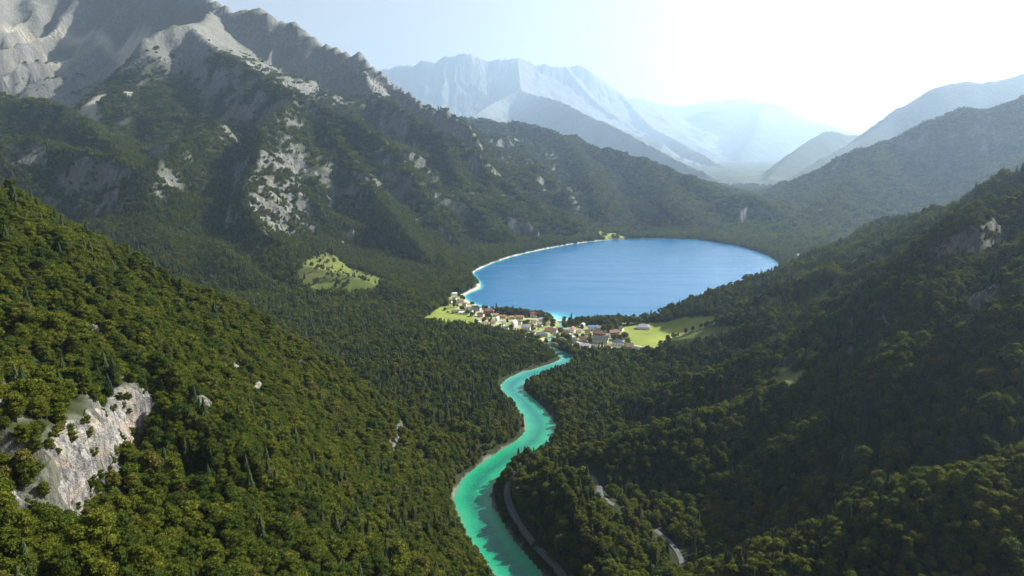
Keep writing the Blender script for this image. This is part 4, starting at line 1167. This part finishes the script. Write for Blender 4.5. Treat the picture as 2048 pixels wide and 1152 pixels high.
FARH = [(1243, 467), (1250, 469), (1262, 467), (1270, 466), (1276, 470), (1284, 467), (1290, 465), (1295, 468), (1301, 466), (1308, 468), (1258, 472), (1316, 468), (1281, 473), (1267, 473)]
for i, (a, b_) in enumerate(FARH):
    house(a, b_, 5.0 + (i % 3), 'gable', ('white', 'cream', 'white', 'peach')[i % 4], ('redbrown', 'orange', 'brown', 'pale')[i % 4], i * 37 % 90, 'tiny pale house in the hamlet on the far shore of the lake', .65, 5, 'house', False, group='houses of the hamlet on the far shore')
for a, b_, l in ((1588, 483, 'tiny white farmhouse in the clearing up behind the right shore of the lake'), (1597, 512, 'tiny cream farmhouse beside the small yellow field behind the right shore')):
    house(a, b_, 6, 'gable', 'white', 'pale', 20, l, .6, 5, 'house', False, group=None)

# ------------------------------------------------------------------ trees one can tell apart
def lone(kind, px, py, hpx, label, wide=1.0, group=None):
    x, y = flat(px, py, 4.0); t = math.sqrt(x * x + y * y + H * H); h = hpx * t / FPX
    i = int(px * 7 + py) % (5 if kind == 'b' else 3); s = h / (15.0 if kind == 'b' else 20.0)
    e = tree(kind, i, (x, y, float(hz(x, y)) - .2), s, px % 6.28, label, group)
    e.scale = (s * wide, s * wide, s)


SH = 'trees standing along the village shore'
for k, px, py, hp, lab, wd in [
    ('b', 1096, 642, 15, 'dark green tree at the water just right of the large red roof', 1.1), ('b', 1106, 645, 14, 'olive tree last before the gap where the lake flows out', 1.2),
    ('b', 1128, 650, 13, 'low green tree just right of the gap where the lake flows out', 1.4), ('b', 1145, 650, 17, 'round olive tree behind the coral red roof', 1.3), ('b', 1157, 650, 16, 'yellowish tree right behind the coral red roof', 1.2),
    ('b', 1168, 648, 13, 'small dark tree left of the tall pointed conifer on the shore', 1), ('c', 1178, 648, 23, 'tall pointed conifer standing out above the shore trees', 1.5),
    ('b', 1200, 652, 17, 'low dark tree between the tall conifer and the big grove', 1.3), ('b', 1206, 652, 28, 'tallest broad tree at the left end of the shore grove', 1.2), ('b', 1216, 655, 22, 'dark green tree in the shore grove behind the tallest one', 1.4),
    ('b', 1228, 653, 25, 'olive tree in the middle of the shore grove', 1.3), ('b', 1238, 650, 20, 'green tree filling the shore grove right of the olive one', 1.2), ('b', 1248, 648, 23, 'tall green tree near the right end of the shore grove', 1.1),
    ('b', 1220, 662, 20, 'dark tree at the front of the shore grove above the brown roofs', 1.4), ('b', 1207, 664, 18, 'dark tree behind the grey white house', 1.3), ('b', 1232, 660, 17, 'shaded tree at the meadow side of the shore grove', 1.3),
    ('b', 1263, 648, 22, 'broad dark round tree at the left corner of the right meadow', 1.7), ('b', 1275, 647, 19, 'green tree against the farmhouse side of the broad round one', 1.5), ('b', 1256, 651, 13, 'small tree below the broad dark round one', 1.4),
    ('c', 1297, 643, 14, 'small conifer on the shore behind the lone farmhouse', 1.4), ('c', 1312, 643, 11, 'short conifer second in the line right of the farmhouse', 1.6), ('b', 1330, 642, 9, 'little bush like tree third in the shore line right of the farmhouse', 1.3),
    ('b', 1342, 641, 16, 'full green tree fourth in the shore line right of the farmhouse', 1.1), ('b', 1353, 639, 9, 'low spreading bush between two taller trees on the meadow shore', 2.0), ('b', 1362, 637, 13, 'upright dark tree in the middle of the meadow shore', 1.1),
    ('b', 1381, 635, 12, 'slim pale tree alone on the meadow shore', .9), ('b', 1397, 634, 12, 'wide dark bush on the meadow shore right of the slim pale tree', 1.4), ('b', 1416, 631, 11, 'small dark tree leaning over the meadow shore', 1),
    ('c', 1430, 629, 16, 'thin tall conifer near the right end of the meadow shore', 1.0), ('b', 1441, 628, 11, 'round dark tree right of the thin tall conifer', 1.4), ('b', 1452, 626, 9, 'last small tree at the right end of the meadow shore', 1.4),
    ('b', 890, 620, 8, 'bright green round bush in the upper left meadow', 1.8), ('b', 896, 625, 4, 'tiny dark bush below the bright green round one', 2), ('c', 993, 626, 8, 'small dark conifer on the beach left of the peach houses', 1.7),
    ('c', 1029, 633, 14, 'dark conifer on the beach between two peach houses', 1.7),
]: lone(k, px, py, hp, lab, wd, SH if px > 1090 else None)

vr = random.Random(5)
HP = [(h_[0], h_[1], h_[2]) for h_ in HOUSES]
VT = 0
for _ in range(9000):
    if VT >= 125: break
    px, py = vr.uniform(895, 1300), vr.uniform(590, 710)
    x, y = flat(px, py, 4.0)
    if poly_sd(np.array([x]), np.array([y]), VILLAGE)[0] > -1: continue
    if any(abs(px - a) < w_ * .5 + 1.5 and -6 < py - b_ < 8 for a, b_, w_ in HP): continue
    if float(bil(DW, x, y)) < 5 or float(bil(RDD, x, y)) < 3.5: continue
    if 1108 < px < 1122 and py < 655: continue
    HP.append((px, py, 2.5)); VT += 1
    lone('b' if vr.random() < .8 else 'c', px, py, vr.uniform(7, 13) if py < 660 else vr.uniform(10, 17), 'green garden tree standing among the village houses', vr.uniform(1.0, 1.5), 'garden trees of the village')
# riverside thicket at the head of the river
for k, px, py, hp, lab, wd in [
    ('b', 1125, 694, 22, 'big olive tree on the point right of the river head', 1.5), ('b', 1137, 700, 22, 'broad green tree second on the point right of the river head', 1.5), ('b', 1148, 706, 20, 'dark green tree by the water at the tip of the point', 1.5),
    ('b', 1140, 690, 17, 'rounded tree behind the two broad ones on the point', 1.5), ('b', 1154, 700, 17, 'yellow green tree below the lilac house', 1.4), ('b', 1092, 683, 17, 'bright yellow green tree left of the river head', .8),
    ('b', 1078, 690, 10, 'low bright bush at the left bank of the river head', 1.7), ('b', 1068, 686, 9, 'low yellow green bush behind the left bank of the river head', 1.7)]:
    lone(k, px, py, hp, lab, wd, None)


def small_car(px, py, label, col):
    x, y = flat(px, py, float(spot(px, py)[2])); z = float(hz(x, y)) + .55
    e = bpy.data.objects.new('parked_car', None); C.objects.link(e); e.location = (x, y, z); e.rotation_euler = (0, 0, 1.1); e['label'] = label; e['category'] = 'car'
    prof = [(-2.1, .35), (-2.1, .85), (-1.2, 1.0), (-.7, 1.5), (.9, 1.5), (1.6, .95), (2.15, .9), (2.15, .35)]
    V = [(a, s * .88 * (.85 if b_ > 1.2 else 1), b_) for s in (-1, 1) for a, b_ in prof]; n = len(prof)
    F = [tuple(range(n)), tuple(range(2 * n - 1, n - 1, -1))] + [((i + 1) % n, i, n + i, n + (i + 1) % n) for i in range(n)]
    child('body', mesh_from('body', V, F, [plain('car_paint', col, .3, .6, .05)]), e)
    V, F = [], []; box(V, F, -.75, 1.0, -.8, .8, 1.08, 1.44); child('window', mesh_from('window', V, F, [GLASS]), e)
    wv, wf = [], []; tube(wv, wf, (0, -.1, 0), (0, .1, 0), .33, .33, 12); wf += [tuple(range(11, -1, -1)), tuple(range(12, 24))]
    wm = mesh_from('wheel', wv, wf, [plain('tyre', (.02, .02, .02), .9)])
    for a in (-1.3, 1.35):
        for s in (-.84, .84): child('wheel', wm, e, (a, s, .33))


small_car(1041, 930, 'small white car parked where the river road comes out of the trees', (.75, .75, .75))


# ------------------------------------------------------------------ bare faces of the near cliffs
def cliff_material():
    b = NB('limestone')
    pos = b.n('ShaderNodeNewGeometry').outputs['Position']
    mp = b.n('ShaderNodeMapping', i_Vector=pos); mp.inputs['Scale'].default_value = (1, 1, .3)
    a = b.noise(mp.outputs[0], .35, 8, .7); c = b.noise(pos, 1.6, 6, .7); l = b.noise(pos, .09, 4, .6)
    col = b.ramp(a, [(.32, (.04, .04, .04)), (.44, (.15, .145, .14)), (.56, (.29, .28, .26)), (.74, (.42, .405, .38))])
    col = b.mix(b.ramp(l, [(.5, 0), (.68, .6)]), col, (.42, .32, .23))
    ms = b.n('ShaderNodeMapping', i_Vector=pos); ms.inputs['Scale'].default_value = (1, 1, .1)
    col = b.mix(b.ramp(b.noise(ms.outputs[0], .8, 5, .7), [(.5, 0), (.62, .75)]), col, (.06, .058, .055))
    nz = b.n('ShaderNodeSeparateXYZ', i_Vector=b.n('ShaderNodeNewGeometry').outputs['True Normal']).outputs[2]
    col = b.mix(b.math('MULTIPLY', b.ramp(nz, [(.55, 0), (.75, 1)]), b.ramp(c, [(.4, .3), (.55, 1)])), col, (.055, .07, .02))
    bm = b.n('ShaderNodeBump', i_Height=c, i_Distance=1.2, i_Strength=.9)
    bs = b.n('ShaderNodeBsdfPrincipled', i_Base_Color=col, i_Roughness=.95, i_Normal=bm.outputs[0]); bs.inputs['Specular IOR Level'].default_value = .1
    return b.out(bs.outputs[0])


CMAT = cliff_material()
EXTRA = []
CLAB = ['large pale limestone cliff on the near left hillside', 'small limestone crag at the very left edge of the near hillside', 'small shaded crag above and left of the large near cliff', 'small white crag to the right of the large near cliff',
        'small pale crag in the middle of the near left hillside', 'little crag near the top of the near left hillside', 'pale crag on the edge of the dark firs left of the river', 'small crag below and left of the large near cliff',
        'little outcrop above the middle of the near left hillside', 'little white outcrop high on the left of the near hillside', 'little outcrop beside the dark trees on the near left hillside',
        'broad grey cliff high on the right hillside near the right edge', 'smaller grey cliff lower on the right hillside below the broad one', 'small grey crag at the very right edge of the right hillside']
for ci_, (L_, A_, g_) in enumerate(CL_W):
    P_ = np.array(L_); seg_ = np.r_[0, np.cumsum(np.hypot(*np.diff(P_, axis=0).T))]; tot_ = seg_[-1]
    ext = A_ * .55
    ns = int((tot_ + 2 * ext) / .55); nt_ = int((A_ + 10) / .5)
    s_ = np.linspace(-ext, tot_ + ext, ns)
    t0_ = (P_[1] - P_[0]) / np.linalg.norm(P_[1] - P_[0]); t1_ = (P_[-1] - P_[-2]) / np.linalg.norm(P_[-1] - P_[-2])
    base = np.stack([np.interp(s_, seg_, P_[:, 0]), np.interp(s_, seg_, P_[:, 1])], 1)
    base[s_ < 0] += t0_ * s_[s_ < 0][:, None]; base[s_ > tot_] += t1_ * (s_[s_ > tot_] - tot_)[:, None]
    ed = np.clip(np.minimum(s_ + ext, tot_ + ext - s_) / (ext + 2), 0, 1) ** .6
    S_, T_ = np.meshgrid(s_, np.linspace(0, 1, nt_), indexing='ij')
    B = base[:, None, :] + 0 * T_[..., None]
    off = -5.5 + 11 * T_ ** 1.0
    foot = hz(base[:, 0] - g_[0] * 6, base[:, 1] - g_[1] * 6); top = hz(base[:, 0] + g_[0] * 6.5, base[:, 1] + g_[1] * 6.5)
    Z = foot[:, None] - 3 + (top - foot + 3.5)[:, None] * sstep(-.15, 1.1, T_)
    but = 7.0 * (ridged(S_ / 10, Z / 34, 3, 900 + ci_) - .55) + 3.4 * (ridged(S_ / 3.6, Z / 11, 4, 930 + ci_, .6) - .55) + 1.0 * fbm(S_ / 22, Z / 4.5, 3, 960)
    push = (but * np.sin(np.pi * np.clip(T_, 0, 1)) ** .5 + 1.6 * np.sin(np.pi * T_)) * ed[:, None] - (1 - ed[:, None]) * 7
    X_ = B[..., 0] + g_[0] * (off - push); Y_ = B[..., 1] + g_[1] * (off - push); Z = Z + .8 * fbm(S_ / 4, T_ * 8, 3, 970) - (1 - ed[:, None]) * 5
    V = np.stack([X_, Y_, Z], -1).reshape(-1, 3); i_ = np.arange(ns * nt_).reshape(ns, nt_)
    F = np.stack([i_[:-1, :-1], i_[1:, :-1], i_[1:, 1:], i_[:-1, 1:]], -1).reshape(-1, 4)
    if ((g_[0] * t0_[1] - g_[1] * t0_[0]) < 0): F = F[:, ::-1]
    me = mesh_from('rock_cliff', V, F.tolist(), [CMAT]); o = bpy.data.objects.new('rock_cliff', me); C.objects.link(o); o['kind'] = 'structure'; o['label'] = CLAB[ci_]
    # shrubs rooted on the ledges
    rg_ = np.random.default_rng(40 + ci_); Vr = V.reshape(ns, nt_, 3)
    gap = fbm(S_ / 12, T_ * 2.2, 3, 980 + ci_) + .35 * np.abs(T_ - .5)
    cand = np.argwhere((gap > .10) & (T_ > .04)); 
    if len(cand):
        pick = cand[rg_.integers(0, len(cand), int(len(cand) * .011) + 3)]
        PS = Vr[pick[:, 0], pick[:, 1]]; EXTRA.append((PS - np.array([0, 0, .8]), np.array(S_MB)[rg_.integers(0, len(S_MB), len(PS))], rg_.uniform(.16, .42, len(PS))))
for E_ in EXTRA:
    AP = np.concatenate([AP, E_[0]]); AI = np.concatenate([AI, E_[1]]); AS = np.concatenate([AS, E_[2]])
forest_object()
# ------------------------------------------------------------------ air, light, camera
sc = bpy.context.scene
w = bpy.data.worlds.new('World'); sc.world = w; w.use_nodes = True
nt = w.node_tree; nt.nodes.clear()
sky = nt.nodes.new('ShaderNodeTexSky'); sky.sky_type = 'NISHITA'; sky.sun_disc = False
sky.sun_elevation = SUN_EL; sky.sun_rotation = SUN_AZ
sky.altitude = 600; sky.air_density = 1.0; sky.dust_density = 3.5; sky.ozone_density = 1.0
bg = nt.nodes.new('ShaderNodeBackground'); bg.inputs['Strength'].default_value = .05
wo = nt.nodes.new('ShaderNodeOutputWorld')
hs = nt.nodes.new('ShaderNodeHueSaturation'); hs.inputs['Saturation'].default_value = .35; hs.inputs['Value'].default_value = 1.03   # thin white summer veil
nt.links.new(sky.outputs[0], hs.inputs['Color']); nt.links.new(hs.outputs[0], bg.inputs[0]); nt.links.new(bg.outputs[0], wo.inputs['Surface'])

sl = bpy.data.lights.new('sun', 'SUN'); sl.energy = 5.0; sl.angle = R(.5); sl.color = (1, .95, .86)
so = bpy.data.objects.new('sun', sl); C.objects.link(so)
d = Vector((math.sin(SUN_AZ) * math.cos(SUN_EL), math.cos(SUN_AZ) * math.cos(SUN_EL), math.sin(SUN_EL)))
so.rotation_euler = d.to_track_quat('Z', 'Y').to_euler(); so.location = d * 2000

HAZE = 4.7e-5
me = bpy.data.meshes.new('haze')
x0, x1, y0, y1, z0, z1 = GX[0] - 50, GX[-1] + 50, GY[0] - 50, GY[-1] + 50, float(HH.min()) - 1.0, float(max(HH.max(), H)) + 30
v = [(x, y, z) for z in (z0, z1) for y in (y0, y1) for x in (x0, x1)]
me.from_pydata(v, [], [(0, 2, 3, 1), (4, 5, 7, 6), (0, 1, 5, 4), (2, 6, 7, 3), (0, 4, 6, 2), (1, 3, 7, 5)])
hz_o = bpy.data.objects.new('haze', me); C.objects.link(hz_o); hz_o['kind'] = 'stuff'; hz_o['label'] = 'thin bluish summer haze filling the whole valley'
hm, hn = new_mat('haze_air')
pv = hn.nodes.new('ShaderNodeVolumePrincipled'); pv.inputs['Density'].default_value = HAZE
pv.inputs['Color'].default_value = (.56, .76, 1.0, 1); pv.inputs['Anisotropy'].default_value = .55
ho = hn.nodes.new('ShaderNodeOutputMaterial'); hn.links.new(pv.outputs[0], ho.inputs['Volume'])
me.materials.append(hm)

cam = bpy.data.cameras.new('camera'); cam.sensor_width = 36; cam.lens = FPX / 2048 * 36; cam.clip_end = 90000; cam.clip_start = 1
co = bpy.data.objects.new('camera', cam); C.objects.link(co)
co.location = (0, 0, H); co.rotation_euler = (R(90) - PITCH, 0, 0); sc.camera = co
sc.view_settings.view_transform = 'Standard'; sc.view_settings.look = 'None'; sc.view_settings.gamma = 1
sc.view_settings.exposure = 1.5
sc.render.engine = 'CYCLES'
cy = sc.cycles; cy.use_denoising = True; cy.max_bounces = 6; cy.diffuse_bounces = 3; cy.glossy_bounces = 2; cy.transmission_bounces = 2; cy.volume_bounces = 1
cy.transparent_max_bounces = 4; cy.use_adaptive_sampling = True; cy.adaptive_threshold = .02
